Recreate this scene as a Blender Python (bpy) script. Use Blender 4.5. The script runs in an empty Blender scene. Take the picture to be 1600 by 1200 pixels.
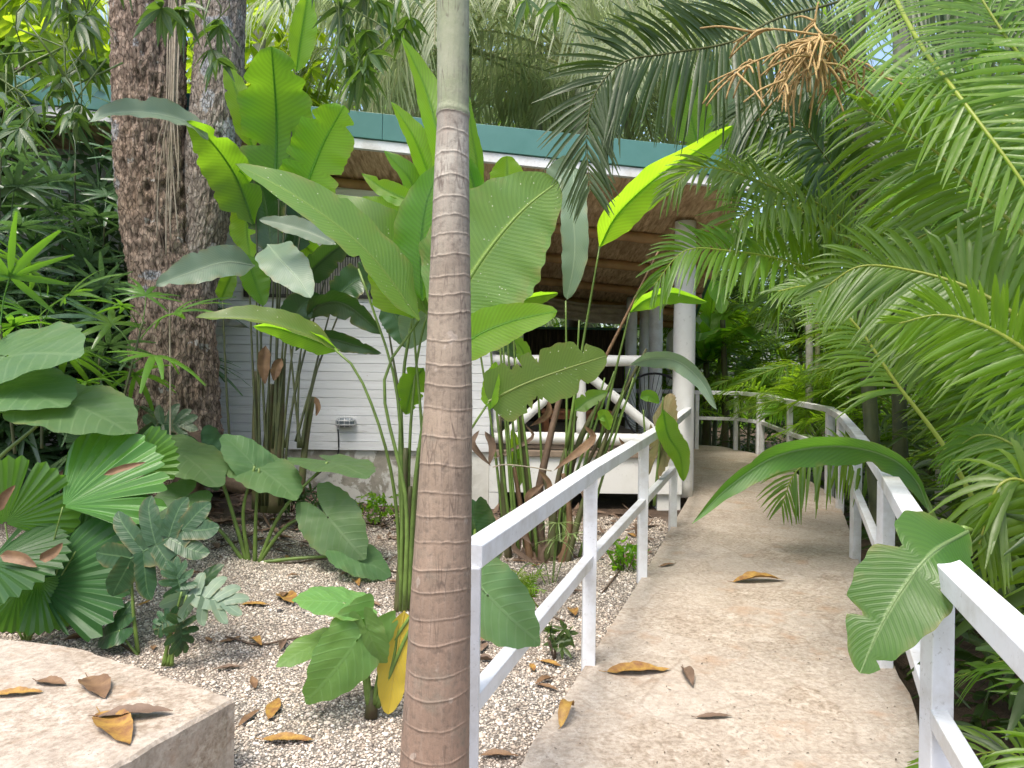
import bpy, math, random
import numpy as np

rng = np.random.default_rng(7)
random.seed(7)
sc = bpy.context.scene
COL = sc.collection
R = math.radians

# ------------------------------------------------------------------ camera
F = 1160.0            # focal length in photo pixels (1600 wide)
EYE = 1.5
HOR = 590.0
ROLL = R(-0.8)
cam_d = bpy.data.cameras.new("camera")
cam = bpy.data.objects.new("camera", cam_d)
COL.objects.link(cam)
cam.location = (0, 0, EYE)
cam.rotation_euler = (R(90), ROLL, 0)
cam_d.sensor_width = 36
cam_d.lens = F * 36 / 1600
cam_d.shift_y = (HOR - 600) / 1600
cam_d.clip_start = 0.05
cam_d.clip_end = 1500
sc.camera = cam

# ------------------------------------------------------------------ light
SUN_EL, SUN_AZ = R(64), R(-150)    # high, from behind the view
w = bpy.data.worlds.new("World")
sc.world = w
w.use_nodes = True
wn = w.node_tree
sky = wn.nodes.new("ShaderNodeTexSky")
sky.sky_type = 'NISHITA'
sky.sun_disc = False
sky.sun_elevation = SUN_EL
sky.sun_rotation = SUN_AZ
sky.dust_density = 4.0
sky.air_density = 1.0
sky.ozone_density = 1.0
wn.nodes["Background"].inputs[1].default_value = 0.15
wn.links.new(sky.outputs[0], wn.nodes["Background"].inputs[0])
sun_d = bpy.data.lights.new("sun", 'SUN')
sun_d.energy = 1.5
sun_d.angle = R(20)
sun_d.color = (1.0, 0.95, 0.87)
sun = bpy.data.objects.new("sun", sun_d)
COL.objects.link(sun)
sun.rotation_euler = (R(90) - SUN_EL, 0, math.pi - SUN_AZ)   # light comes from az (towards +Y)
sc.view_settings.view_transform = 'Standard'
sc.view_settings.look = 'None'
sc.view_settings.exposure = 1.38
sc.view_settings.gamma = 1
sc.cycles.use_denoising = True
sc.cycles.max_bounces = 8
sc.cycles.diffuse_bounces = 4
sc.cycles.transmission_bounces = 5
sc.cycles.transparent_max_bounces = 4

# ------------------------------------------------------------------ maths helpers
CAM = np.array([0, 0, EYE])

def ray(px, py):
    u = (px - 800) / F; v = (HOR - py) / F
    c, s = math.cos(ROLL), math.sin(ROLL)
    return np.array([u * c + v * s, 1.0, -u * s + v * c])

def P(px, py, Y):
    """a point that stands Y metres ahead, at its real size"""
    return CAM + ray(px, py) * Y

def pz(y):
    return 0.02 + 0.03 * y

def G(px, py):
    """where a line of sight meets the ramped path"""
    d = ray(px, py)
    return CAM + d * ((EYE - 0.02) / (0.03 - d[2]))

def unit(a):
    a = np.asarray(a, float)
    return a / np.maximum(np.linalg.norm(a, axis=-1, keepdims=True), 1e-9)

def sm(t):
    t = np.clip(t, 0, 1)
    return t * t * (3 - 2 * t)

def _h(i, j, k):
    n = np.sin(i * 127.1 + j * 311.7 + k * 74.7) * 43758.5453
    return n - np.floor(n)

def vnoise(p):
    p = np.asarray(p, float)
    i = np.floor(p); f = p - i; f = f * f * (3 - 2 * f)
    r = 0
    for a in (0, 1):
        for b in (0, 1):
            for c in (0, 1):
                wgt = (f[..., 0] if a else 1 - f[..., 0]) * (f[..., 1] if b else 1 - f[..., 1]) * (f[..., 2] if c else 1 - f[..., 2])
                r = r + wgt * _h(i[..., 0] + a, i[..., 1] + b, i[..., 2] + c)
    return r * 2 - 1

def smooth_line(pts, n):
    """Catmull-Rom through pts, n evenly spaced samples"""
    p = np.asarray(pts, float)
    if len(p) == 2:
        t = np.linspace(0, 1, n)[:, None]
        return p[0] * (1 - t) + p[1] * t
    q = np.vstack([2 * p[0] - p[1], p, 2 * p[-1] - p[-2]])
    out = []
    for i in range(1, len(q) - 2):
        t = np.linspace(0, 1, 24, endpoint=False)[:, None]
        a, b, c, d = q[i - 1], q[i], q[i + 1], q[i + 2]
        out.append(0.5 * (2 * b + (c - a) * t + (2 * a - 5 * b + 4 * c - d) * t ** 2 + (3 * b - a - 3 * c + d) * t ** 3))
    out = np.vstack(out + [q[-2][None]])
    s = np.concatenate([[0], np.cumsum(np.linalg.norm(np.diff(out, axis=0), axis=1))])
    x = np.linspace(0, s[-1], n)
    return np.stack([np.interp(x, s, out[:, k]) for k in range(3)], 1)

def tang(p):
    return unit(np.gradient(p, axis=0))

# ------------------------------------------------------------------ mesh builder
class MB:
    def __init__(self):
        self.V, self.Q, self.T, self.U, self.n = [], [], [], [], 0
    def add(self, v, q=None, t=None, uv=None):
        v = np.asarray(v, float).reshape(-1, 3)
        self.V.append(v)
        self.U.append(np.full((len(v), 2), 0.5) if uv is None else np.asarray(uv, float).reshape(-1, 2))
        if q is not None and len(q): self.Q.append(np.asarray(q, int).reshape(-1, 4) + self.n)
        if t is not None and len(t): self.T.append(np.asarray(t, int).reshape(-1, 3) + self.n)
        self.n += len(v)
        return self
    def grid(self, p, uv=None, close=False):
        nr, nc = p.shape[:2]
        i = np.arange(nr * nc).reshape(nr, nc)
        if close:
            j = np.roll(i, -1, 1)
            q = np.stack([i[:-1], j[:-1], j[1:], i[1:]], -1)
        else:
            q = np.stack([i[:-1, :-1], i[:-1, 1:], i[1:, 1:], i[1:, :-1]], -1)
        return self.add(p, q.reshape(-1, 4), None, uv)
    def tube(self, pts, r, n=8, cap=True, uvx=None):
        pts = np.asarray(pts, float)
        r = np.broadcast_to(np.asarray(r, float), (len(pts),))
        T = tang(pts)
        ref = np.array([0, 0, 1.0]) if abs(T[:, 2]).mean() < 0.9 else np.array([1.0, 0, 0])
        A = unit(np.cross(T, ref)); B = np.cross(T, A)
        a = np.linspace(0, 2 * math.pi, n, endpoint=False)
        g = pts[:, None] + r[:, None, None] * (A[:, None] * np.cos(a)[None, :, None] + B[:, None] * np.sin(a)[None, :, None])
        L = np.concatenate([[0], np.cumsum(np.linalg.norm(np.diff(pts, axis=0), axis=1))])
        uv = np.stack([np.broadcast_to((a / (2 * math.pi))[None] if uvx is None else np.full((1, n), uvx), (len(pts), n)), np.broadcast_to(L[:, None], (len(pts), n))], -1)
        k = self.n
        self.grid(g, uv, True)
        if cap:
            m = len(pts)
            for e, row in ((0, 0), (m - 1, (m - 1) * n)):
                idx = k + row + np.arange(n)
                c = self.n
                self.add(pts[e][None], None, None, np.array([[0.5, L[e]]]))
                t = np.stack([idx, np.roll(idx, -1), np.full(n, c)], 1)
                if e == 0: t = t[:, ::-1]
                self.T.append(t)
        return self
    def obox(self, p0, p1, wx, h, up=(0, 0, 1)):
        """a bar from p0 to p1, wx wide and h high"""
        p0, p1 = np.asarray(p0, float), np.asarray(p1, float)
        T = unit(p1 - p0); S = unit(np.cross(T, up)); U = np.cross(S, T)
        v = []
        for p in (p0, p1):
            for a, b in ((-1, -1), (1, -1), (1, 1), (-1, 1)):
                v.append(p + S * a * wx / 2 + U * b * h / 2)
        q = [(3, 2, 1, 0), (4, 5, 6, 7), (0, 1, 5, 4), (1, 2, 6, 5), (2, 3, 7, 6), (3, 0, 4, 7)]
        return self.add(v, q)
    def box(self, x0, x1, y0, y1, z0, z1):
        v = [(x, y, z) for z in (z0, z1) for x, y in ((x0, y0), (x1, y0), (x1, y1), (x0, y1))]
        q = [(3, 2, 1, 0), (4, 5, 6, 7), (0, 1, 5, 4), (1, 2, 6, 5), (2, 3, 7, 6), (3, 0, 4, 7)]
        return self.add(v, q)
    def build(self, name, mat, parent=None, smooth=True, bevel=0, color=None, loc=None):
        V = np.vstack(self.V); U = np.vstack(self.U)
        off = np.zeros(3)
        if parent is not None: off = wloc(parent)
        if loc is not None: off = np.asarray(loc, float)
        V = V - off
        q = np.vstack(self.Q) if self.Q else np.zeros((0, 4), int)
        t = np.vstack(self.T) if self.T else np.zeros((0, 3), int)
        me = bpy.data.meshes.new(name)
        me.vertices.add(len(V)); me.vertices.foreach_set("co", V.ravel())
        li = np.concatenate([q.ravel(), t.ravel()]).astype(np.int32)
        me.loops.add(len(li)); me.loops.foreach_set("vertex_index", li)
        ls = np.concatenate([np.arange(len(q)) * 4, len(q) * 4 + np.arange(len(t)) * 3]).astype(np.int32)
        me.polygons.add(len(ls)); me.polygons.foreach_set("loop_start", ls)
        me.polygons.foreach_set("use_smooth", np.full(len(ls), smooth))
        uvl = me.uv_layers.new(name="UVMap")
        uvl.data.foreach_set("uv", U[li].astype(np.float32).ravel())
        if color is not None:
            ca = me.color_attributes.new("mask", 'FLOAT_COLOR', 'POINT')
            c = np.ones((len(V), 4)); c[:, :color.shape[1]] = color
            ca.data.foreach_set("color", c.ravel())
        me.materials.append(mat)
        me.update(calc_edges=True)
        me.validate()
        o = bpy.data.objects.new(name, me)
        COL.objects.link(o)
        if parent is not None: o.parent = parent
        if loc is not None: o.location = loc
        if bevel:
            b = o.modifiers.new("bevel", 'BEVEL'); b.width = bevel; b.segments = 2; b.limit_method = 'ANGLE'
        return o

def wloc(o):
    p = np.zeros(3)
    while o is not None:
        p = p + np.array(o.location); o = o.parent
    return p

def tag(o, label=None, cat=None, group=None, kind=None):
    if label: o["label"] = label
    if cat: o["category"] = cat
    if group: o["group"] = group
    if kind: o["kind"] = kind
    return o

def thing(name, label, cat, loc=(0, 0, 0), group=None):
    o = bpy.data.objects.new(name, None)
    o.empty_display_size = 0.1
    COL.objects.link(o)
    o.location = loc
    return tag(o, label, cat, group)

def copy_tree(o, parent=None):
    c = o.copy(); COL.objects.link(c)
    if parent is not None: c.parent = parent
    for ch in o.children: copy_tree(ch, c)
    return c

# ------------------------------------------------------------------ materials
class NT:
    def __init__(self, name):
        self.m = bpy.data.materials.new(name); self.m.use_nodes = True
        self.t = self.m.node_tree
        self.p = self.t.nodes["Principled BSDF"]; self.out = self.t.nodes["Material Output"]
    def n(self, typ, **kw):
        x = self.t.nodes.new("ShaderNode" + typ)
        for k, v in kw.items(): setattr(x, k, v)
        return x
    def set(self, sock, v):
        if isinstance(v, bpy.types.NodeSocket): self.t.links.new(v, sock)
        elif isinstance(v, bpy.types.Node): self.t.links.new(v.outputs[0], sock)
        else:
            if isinstance(v, (tuple, list)) and len(v) == 3 and sock.type == 'RGBA': v = (*v, 1)
            sock.default_value = v
    def math(self, op, a, b=0.0, c=None):
        x = self.n("Math", operation=op); self.set(x.inputs[0], a); self.set(x.inputs[1], b)
        if c is not None: self.set(x.inputs[2], c)
        return x.outputs[0]
    def mix(self, f, a, b, mode='MIX'):
        x = self.n("Mix", data_type='RGBA', blend_type=mode)
        self.set(x.inputs[0], f); self.set(x.inputs[6], a); self.set(x.inputs[7], b)
        return x.outputs[2]
    def ramp(self, f, stops):
        x = self.n("ValToRGB"); self.set(x.inputs[0], f)
        e = x.color_ramp.elements
        while len(e) < len(stops): e.new(0.5)
        for el, (pos, c) in zip(e, stops):
            el.position = pos; el.color = (*c, 1) if isinstance(c, (tuple, list)) else (c, c, c, 1)
        return x.outputs[0]
    def coord(self, which="Object", scale=None):
        c = self.n("TexCoord").outputs[which]
        if scale is None: return c
        m = self.n("Mapping"); self.t.links.new(c, m.inputs[0]); m.inputs[3].default_value = scale if isinstance(scale, tuple) else (scale,) * 3
        return m.outputs[0]
    def noise(self, vec, scale, detail=4, rough=0.6, dist=0):
        x = self.n("TexNoise"); self.t.links.new(vec, x.inputs["Vector"])
        x.inputs["Scale"].default_value = scale; x.inputs["Detail"].default_value = detail
        x.inputs["Roughness"].default_value = rough; x.inputs["Distortion"].default_value = dist
        return x.outputs[0]
    def voro(self, vec, scale, feature='F1', out=0, rnd=1.0):
        x = self.n("TexVoronoi", feature=feature); self.t.links.new(vec, x.inputs["Vector"])
        x.inputs["Scale"].default_value = scale
        x.inputs["Randomness"].default_value = rnd
        return x.outputs[out]
    def bump(self, h, strength=0.3, dist=0.01):
        b = self.n("Bump"); b.inputs["Strength"].default_value = strength; b.inputs["Distance"].default_value = dist
        self.set(b.inputs["Height"], h)
        self.t.links.new(b.outputs[0], self.p.inputs["Normal"])
        return b.outputs[0]
    def base(self, col, rough=0.6, spec=0.4):
        self.set(self.p.inputs["Base Color"], col); self.set(self.p.inputs["Roughness"], rough)
        self.p.inputs["Specular IOR Level"].default_value = spec
        return self.m

def leaf_mat(name, col, trans, tfac=0.38, rough=0.36, veins='pinnate', K=26, mid=None, vary=0.22, speck=0.0, spec=0.5, dry=0.12):
    x = NT(name)
    uv = x.n("UVMap").outputs[0]
    s = x.n("SeparateXYZ"); x.t.links.new(uv, s.inputs[0]); u, v = s.outputs[0], s.outputs[1]
    oc = x.coord("Object")
    ri = x.n("ObjectInfo").outputs["Random"]
    a = x.math('MULTIPLY', x.math('ABSOLUTE', x.math('SUBTRACT', u, 0.5)), 2.0)
    nz = x.noise(oc, 5.0, 4, 0.6)
    fine = x.noise(oc, 40.0, 3, 0.6)
    big = x.ramp(nz, [(0.3, 0.0), (0.7, 1.0)])
    c = x.mix(x.math('MULTIPLY', big, 0.55), col, tuple(k * f for k, f in zip(col, (1.5, 1.25, 1.0))))
    if veins == 'pinnate':
        ph = x.math('SUBTRACT', x.math('MULTIPLY', v, float(K)), x.math('MULTIPLY', a, K * 0.14))
        ph = x.math('ADD', ph, x.math('MULTIPLY', nz, 0.22))
        st = x.math('SINE', x.math('MULTIPLY', ph, 6.2832))
        st2 = x.math('SINE', x.math('MULTIPLY', ph, 6.2832 * 2.7))
        st = x.math('ADD', x.math('MULTIPLY', st, 0.35), x.math('MULTIPLY', st2, 0.15))
        st = x.math('ADD', st, 0.5)
    elif veins == 'ear':
        ph = x.math('SUBTRACT', x.math('MULTIPLY', v, float(K)), x.math('MULTIPLY', x.math('POWER', a, 1.3), K * 0.30))
        ph = x.math('ADD', ph, x.math('MULTIPLY', nz, 0.18))
        st = x.math('POWER', x.math('ABSOLUTE', x.math('SINE', x.math('MULTIPLY', ph, 3.14159))), 26.0)
        st = x.math('MAXIMUM', st, x.ramp(a, [(0.02, 1.0), (0.05, 0.0)]))
    elif veins == 'radial':
        ph = x.math('ADD', x.math('MULTIPLY', u, float(K)), x.math('MULTIPLY', nz, 0.35))
        st = x.math('POWER', x.math('ABSOLUTE', x.math('SINE', x.math('MULTIPLY', ph, 3.14159))), 22.0)
    else:
        st = x.math('MULTIPLY', fine, 1.0)
    if veins in ('radial', 'ear'):
        c = x.mix(x.math('MULTIPLY', st, 0.40), c, mid or tuple(k * 2.2 for k in col))
    else:
        c = x.mix(x.math('MULTIPLY', st, 0.32), c, tuple(k * 0.6 for k in col))
        if mid:
            mm = x.ramp(a, [(0.035, 1.0), (0.075, 0.0)])
            c = x.mix(mm, c, mid)
    # old dry tissue in blotches near the rim
    if dry:
        e = x.math('MULTIPLY', x.math('POWER', a, 6.0), x.ramp(x.noise(oc, 11.0, 3), [(0.47, 0.0), (0.57, 1.0)]))
        c = x.mix(x.math('MULTIPLY', e, dry * 5), c, (0.22, 0.17, 0.06))
    hs = x.n("HueSaturation"); x.set(hs.inputs["Color"], c)
    x.set(hs.inputs["Value"], x.math('ADD', x.math('MULTIPLY', ri, vary * 2), 1 - vary))
    x.set(hs.inputs["Hue"], x.math('ADD', x.math('MULTIPLY', ri, 0.03), 0.485))
    col_out = hs.outputs[0]
    if speck:
        sp = x.ramp(x.voro(oc, 38.0), [(0.10, 1.0), (0.13, 0.0)])
        sel = x.ramp(x.noise(oc, 9.0, 2), [(0.50, 0.0), (0.56, 1.0)])
        col_out = x.mix(x.math('MULTIPLY', sp, sel), col_out, (0.75, 0.75, 0.55))
    x.base(col_out, x.math('ADD', x.math('MULTIPLY', fine, 0.2), rough - 0.1), spec)
    bn = x.bump(x.math('ADD', st, x.math('MULTIPLY', fine, 0.5)), 0.2, 0.006)
    tr = x.n("BsdfTranslucent")
    x.set(tr.inputs[0], x.mix(x.math('MULTIPLY', st, 0.35), trans, tuple(k * 0.55 for k in trans)))
    ms = x.n("MixShader"); ms.inputs[0].default_value = tfac
    x.t.links.new(x.p.outputs[0], ms.inputs[1]); x.t.links.new(tr.outputs[0], ms.inputs[2])
    x.t.links.new(ms.outputs[0], x.out.inputs[0])
    return x.m

def simple(name, col, rough=0.6, var=0.25, scale=8.0, bump=0.1, spec=0.4, col2=None, bdist=0.01):
    x = NT(name); oc = x.coord("Object")
    n1 = x.noise(oc, scale, 5, 0.65)
    c = x.mix(x.ramp(n1, [(0.35, 0.0), (0.68, 1.0)]), col, col2 or tuple(k * (1 - var) for k in col))
    if bump: x.bump(x.noise(oc, scale * 5, 4), bump, bdist)
    return x.base(c, rough, spec)

def white_paint(name, col=(0.78, 0.78, 0.76), dirt=(0.36, 0.33, 0.27), amount=0.5, scale=3.0, bump=0.05):
    x = NT(name); oc = x.coord("Object")
    d = x.ramp(x.noise(oc, scale, 6, 0.7), [(0.45, 0.0), (0.78, 1.0)])
    sp = x.ramp(x.noise(oc, scale * 22, 3, 0.6), [(0.62, 0.0), (0.7, 1.0)])
    sel = x.ramp(x.noise(oc, scale * 1.7, 2), [(0.45, 0.0), (0.6, 1.0)])
    c = x.mix(x.math('MULTIPLY', d, amount), col, dirt)
    c = x.mix(x.math('MULTIPLY', x.math('MULTIPLY', sp, sel), 0.55 * min(1, amount * 2)), c, tuple(k * 0.6 for k in dirt))
    x.bump(x.noise(oc, scale * 12, 4), bump, 0.01)
    return x.base(c, 0.42, 0.4)

M = {}
M['rail'] = white_paint('white_rail_paint', (0.66, 0.67, 0.68), amount=0.8, scale=4.0)
M['house_white'] = white_paint('white_house_paint', (0.70, 0.70, 0.67), amount=0.35, scale=1.5)
M['heli'] = leaf_mat('heliconia_leaf', (0.050, 0.135, 0.016), (0.46, 0.88, 0.03), 0.58, 0.42, 'pinnate', 30, (0.045, 0.09, 0.02))  # dark midrib and strong transmission put the backlit look into the colours
M['heli_bright'] = leaf_mat('bright_leaf', (0.12, 0.26, 0.022), (0.56, 0.95, 0.03), 0.62, 0.42, 'pinnate', 30, (0.07, 0.14, 0.02))  # backlit glow set in the leaf colour, midrib darkened as against light
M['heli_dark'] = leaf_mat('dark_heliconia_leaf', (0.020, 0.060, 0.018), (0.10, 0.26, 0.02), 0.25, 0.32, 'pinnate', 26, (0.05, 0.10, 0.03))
M['olive'] = leaf_mat('olive_leaf', (0.11, 0.19, 0.045), (0.34, 0.60, 0.05), 0.38, 0.42, 'pinnate', 40, (0.20, 0.28, 0.06), speck=1.0)
M['pale'] = leaf_mat('pale_glaucous_sheen_leaf', (0.17, 0.25, 0.18), (0.25, 0.42, 0.16), 0.28, 0.40, 'pinnate', 40, (0.28, 0.36, 0.24))  # glaucous grey with the reflected sky's sheen painted into the leaf colour
M['banana'] = leaf_mat('banana_leaf', (0.042, 0.130, 0.020), (0.24, 0.55, 0.04), 0.34, 0.38, 'pinnate', 34, (0.20, 0.32, 0.12))
M['aloc'] = leaf_mat('elephant_ear_leaf', (0.070, 0.145, 0.060), (0.22, 0.46, 0.08), 0.28, 0.5, 'ear', 11, (0.15, 0.24, 0.11), spec=0.3)
M['aloc_bright'] = leaf_mat('young_elephant_ear_leaf', (0.10, 0.21, 0.06), (0.30, 0.58, 0.06), 0.34, 0.42, 'ear', 11, (0.2, 0.36, 0.12))
M['yellow'] = leaf_mat('yellowed_leaf', (0.50, 0.36, 0.05), (0.62, 0.45, 0.05), 0.35, 0.45, 'ear', 14, (0.55, 0.42, 0.12), vary=0.08)
M['monstera'] = leaf_mat('split_leaf', (0.030, 0.080, 0.035), (0.12, 0.28, 0.05), 0.2, 0.38, 'pinnate', 7, (0.075, 0.15, 0.06), spec=0.35)
M['licuala'] = leaf_mat('pleated_fan_leaf', (0.048, 0.130, 0.020), (0.24, 0.55, 0.04), 0.34, 0.38, 'radial', 44, (0.11, 0.24, 0.05))
M['licuala_dark'] = leaf_mat('dark_pleated_fan_leaf', (0.025, 0.075, 0.022), (0.09, 0.25, 0.03), 0.24, 0.42, 'radial', 44, (0.05, 0.12, 0.03), spec=0.25)
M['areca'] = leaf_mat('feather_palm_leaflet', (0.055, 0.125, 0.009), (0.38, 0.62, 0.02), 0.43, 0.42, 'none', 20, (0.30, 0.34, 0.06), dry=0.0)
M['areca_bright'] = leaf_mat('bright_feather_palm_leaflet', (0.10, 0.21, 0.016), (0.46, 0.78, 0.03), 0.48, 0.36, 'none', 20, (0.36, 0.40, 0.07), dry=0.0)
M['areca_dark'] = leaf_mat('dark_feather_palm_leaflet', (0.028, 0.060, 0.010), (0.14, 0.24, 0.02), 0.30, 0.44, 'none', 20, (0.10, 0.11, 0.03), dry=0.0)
M['coco'] = leaf_mat('grey_palm_leaflet', (0.27, 0.32, 0.20), (0.62, 0.72, 0.38), 0.50, 0.40, 'none', 20, (0.35, 0.32, 0.18), dry=0.0)
M['rhapis'] = leaf_mat('lady_palm_finger', (0.080, 0.155, 0.080), (0.18, 0.36, 0.08), 0.30, 0.28, 'none', 20, None, dry=0.0, spec=0.7)
M['rhapis_light'] = leaf_mat('light_lady_palm_finger', (0.08, 0.19, 0.03), (0.25, 0.55, 0.03), 0.38, 0.32, 'none', 20, None, dry=0.0)
M['mango'] = leaf_mat('tree_leaf', (0.045, 0.085, 0.030), (0.20, 0.38, 0.03), 0.34, 0.34, 'pinnate', 12, (0.14, 0.18, 0.06), dry=0.0)
M['lime'] = leaf_mat('lime_tree_leaf', (0.15, 0.24, 0.02), (0.60, 0.82, 0.03), 0.52, 0.40, 'pinnate', 12, (0.3, 0.36, 0.06), dry=0.0)
M['stalk'] = simple('green_stalk', (0.14, 0.22, 0.045), 0.45, 0.45, 10.0, 0.08)
M['stalk_dark'] = simple('dark_stalk', (0.035, 0.045, 0.020), 0.5, 0.5, 9.0, 0.12, col2=(0.075, 0.085, 0.03))
M['pseudo'] = simple('sheathed_stem', (0.085, 0.105, 0.030), 0.6, 0.5, 7.0, 0.25, col2=(0.085, 0.060, 0.035))
M['dry'] = simple('dry_leaf', (0.20, 0.12, 0.060), 0.6, 0.5, 14.0, 0.25, col2=(0.11, 0.060, 0.032))
M['dry_yellow'] = simple('yellow_fallen_leaf', (0.36, 0.22, 0.045), 0.55, 0.5, 22.0, 0.2, col2=(0.17, 0.075, 0.03))
M['dry_dark'] = simple('dark_dry_leaf', (0.115, 0.075, 0.05), 0.6, 0.5, 14.0, 0.25, col2=(0.18, 0.12, 0.08))
M['twig'] = simple('twig_bark', (0.11, 0.075, 0.05), 0.8, 0.5, 20, 0.3)
M['flower'] = simple('palm_flower_spike', (0.42, 0.29, 0.12), 0.7, 0.4, 40, 0.4, col2=(0.28, 0.18, 0.07))
M['cane'] = simple('palm_cane', (0.20, 0.23, 0.11), 0.5, 0.4, 6, 0.15, col2=(0.12, 0.12, 0.05))
M['grey_trunk'] = simple('grey_palm_trunk', (0.34, 0.34, 0.29), 0.75, 0.4, 5, 0.3, col2=(0.20, 0.20, 0.15))
M['wood'] = simple('orange_wood', (0.34, 0.13, 0.05), 0.45, 0.35, 9, 0.1)
M['black'] = simple('black_cord', (0.012, 0.012, 0.013), 0.6, 0.2, 9, 0)
M['teal'] = simple('teal_roof_metal', (0.050, 0.155, 0.135), 0.42, 0.14, 1.6, 0.03, spec=0.4, col2=(0.072, 0.19, 0.17))

# ------------------------------------------------------------------ leaf shapes
def prof_heli(v):
    return sm(np.clip(v / 0.22, 0, 1) * 0.92 + 0.08) ** 0.8 * np.clip((1 - v) / 0.42, 0, 1) ** 0.62
def prof_lance(v):
    return np.sin(np.pi * np.clip(v, 0, 1) ** 0.8) ** 0.85
def prof_banana(v):
    return np.clip(v / 0.07, 0, 1) ** 0.7 * np.clip((1 - v) / 0.32, 0, 1) ** 0.5
def prof_round(v):
    return np.clip(v / 0.3, 0, 1) ** 0.6 * np.clip((1 - v) / 0.5, 0, 1) ** 0.5

def frame(p, roll=0.0, twist=0.0, face=1.0):
    """tangent, side and normal along a midrib; normal turned about the midrib by roll"""
    T = tang(p)
    tocam = unit(CAM - p); up = np.array([0, 0, 1.0])
    N = unit(tocam * face + up * (1 - face))
    N = unit(N - T * (N * T).sum(1, keepdims=True))
    S = np.cross(T, N)
    a = R(roll) + R(twist) * np.linspace(0, 1, len(p))[:, None]
    return T, S * np.cos(a) + N * np.sin(a), N * np.cos(a) - S * np.sin(a)

def blade(mb, mid, hw, roll=0, fold=0.18, prof=prof_heli, wave=0.05, tears=0, rows=40, cols=8, seed=0, twist=0, curl=0.0, rib=0.012, face=1.0, asym=0.0):
    """a big undivided leaf: midrib points (metres), half width (metres)"""
    g = np.random.default_rng(seed)
    p = smooth_line(mid, rows)
    T, S, N = frame(p, roll, twist, face)
    v = np.linspace(0, 1, rows)
    s = np.linspace(-1, 1, cols + 1)
    wd = hw * prof(v)
    side = np.stack([np.ones(rows), np.ones(rows)], 1)
    for k in range(2):
        side[:, k] *= 1 + 0.05 * np.interp(v, np.linspace(0, 1, 9), g.uniform(-1, 1, 9)) + (asym if k else -asym)
        side[:, k] *= 1 + 0.025 * np.sin(v * g.uniform(50, 70) + g.uniform(0, 6))
        for _ in range(int(tears)):
            c, dpt, dv = g.uniform(0.12, 0.95), g.uniform(0.12, 0.6), g.uniform(0.018, 0.05)
            side[:, k] *= 1 - dpt * np.clip(1 - np.abs(v - c) / dv, 0, 1)
    k = np.where(s < 0, 0, 1)
    lat = s[None] * wd[:, None] * side[:, k]
    ph = g.uniform(0, 6, 2); fr = g.uniform(14, 22, 2)
    wv = np.sin(v[:, None] * fr[k][None] + ph[k][None]) + 0.5 * np.sin(v[:, None] * fr[k][None] * 2.1 + ph[k][None] * 2)
    nz = fold * np.abs(lat) * 1.0 + wave * hw * wv * np.abs(s)[None] ** 1.6 - curl * lat ** 2 / max(hw, 1e-4)
    q = p[:, None] + S[:, None] * lat[..., None] + N[:, None] * nz[..., None]
    uv = np.stack([np.broadcast_to((s * 0.5 + 0.5)[None], lat.shape), np.broadcast_to(v[:, None], lat.shape)], -1)
    mb.grid(q, uv)
    if rib:
        r = hw * 0.05 * (1 - 0.8 * v) + 0.0012
        mb.tube(p - N * r[:, None] * 0.4, r, 6, False, uvx=0.5)
    return mb

def petal(th):   # heart / arrow outline used by the elephant ears
    a = np.array([0, 8, 25, 55, 85, 115, 140, 156, 168, 176, 180.0])
    r = np.array([1.0, .95, .82, .69, .62, .62, .68, .66, .46, .16, .05])
    return np.interp(np.abs(np.degrees(th)), a, r)

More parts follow.
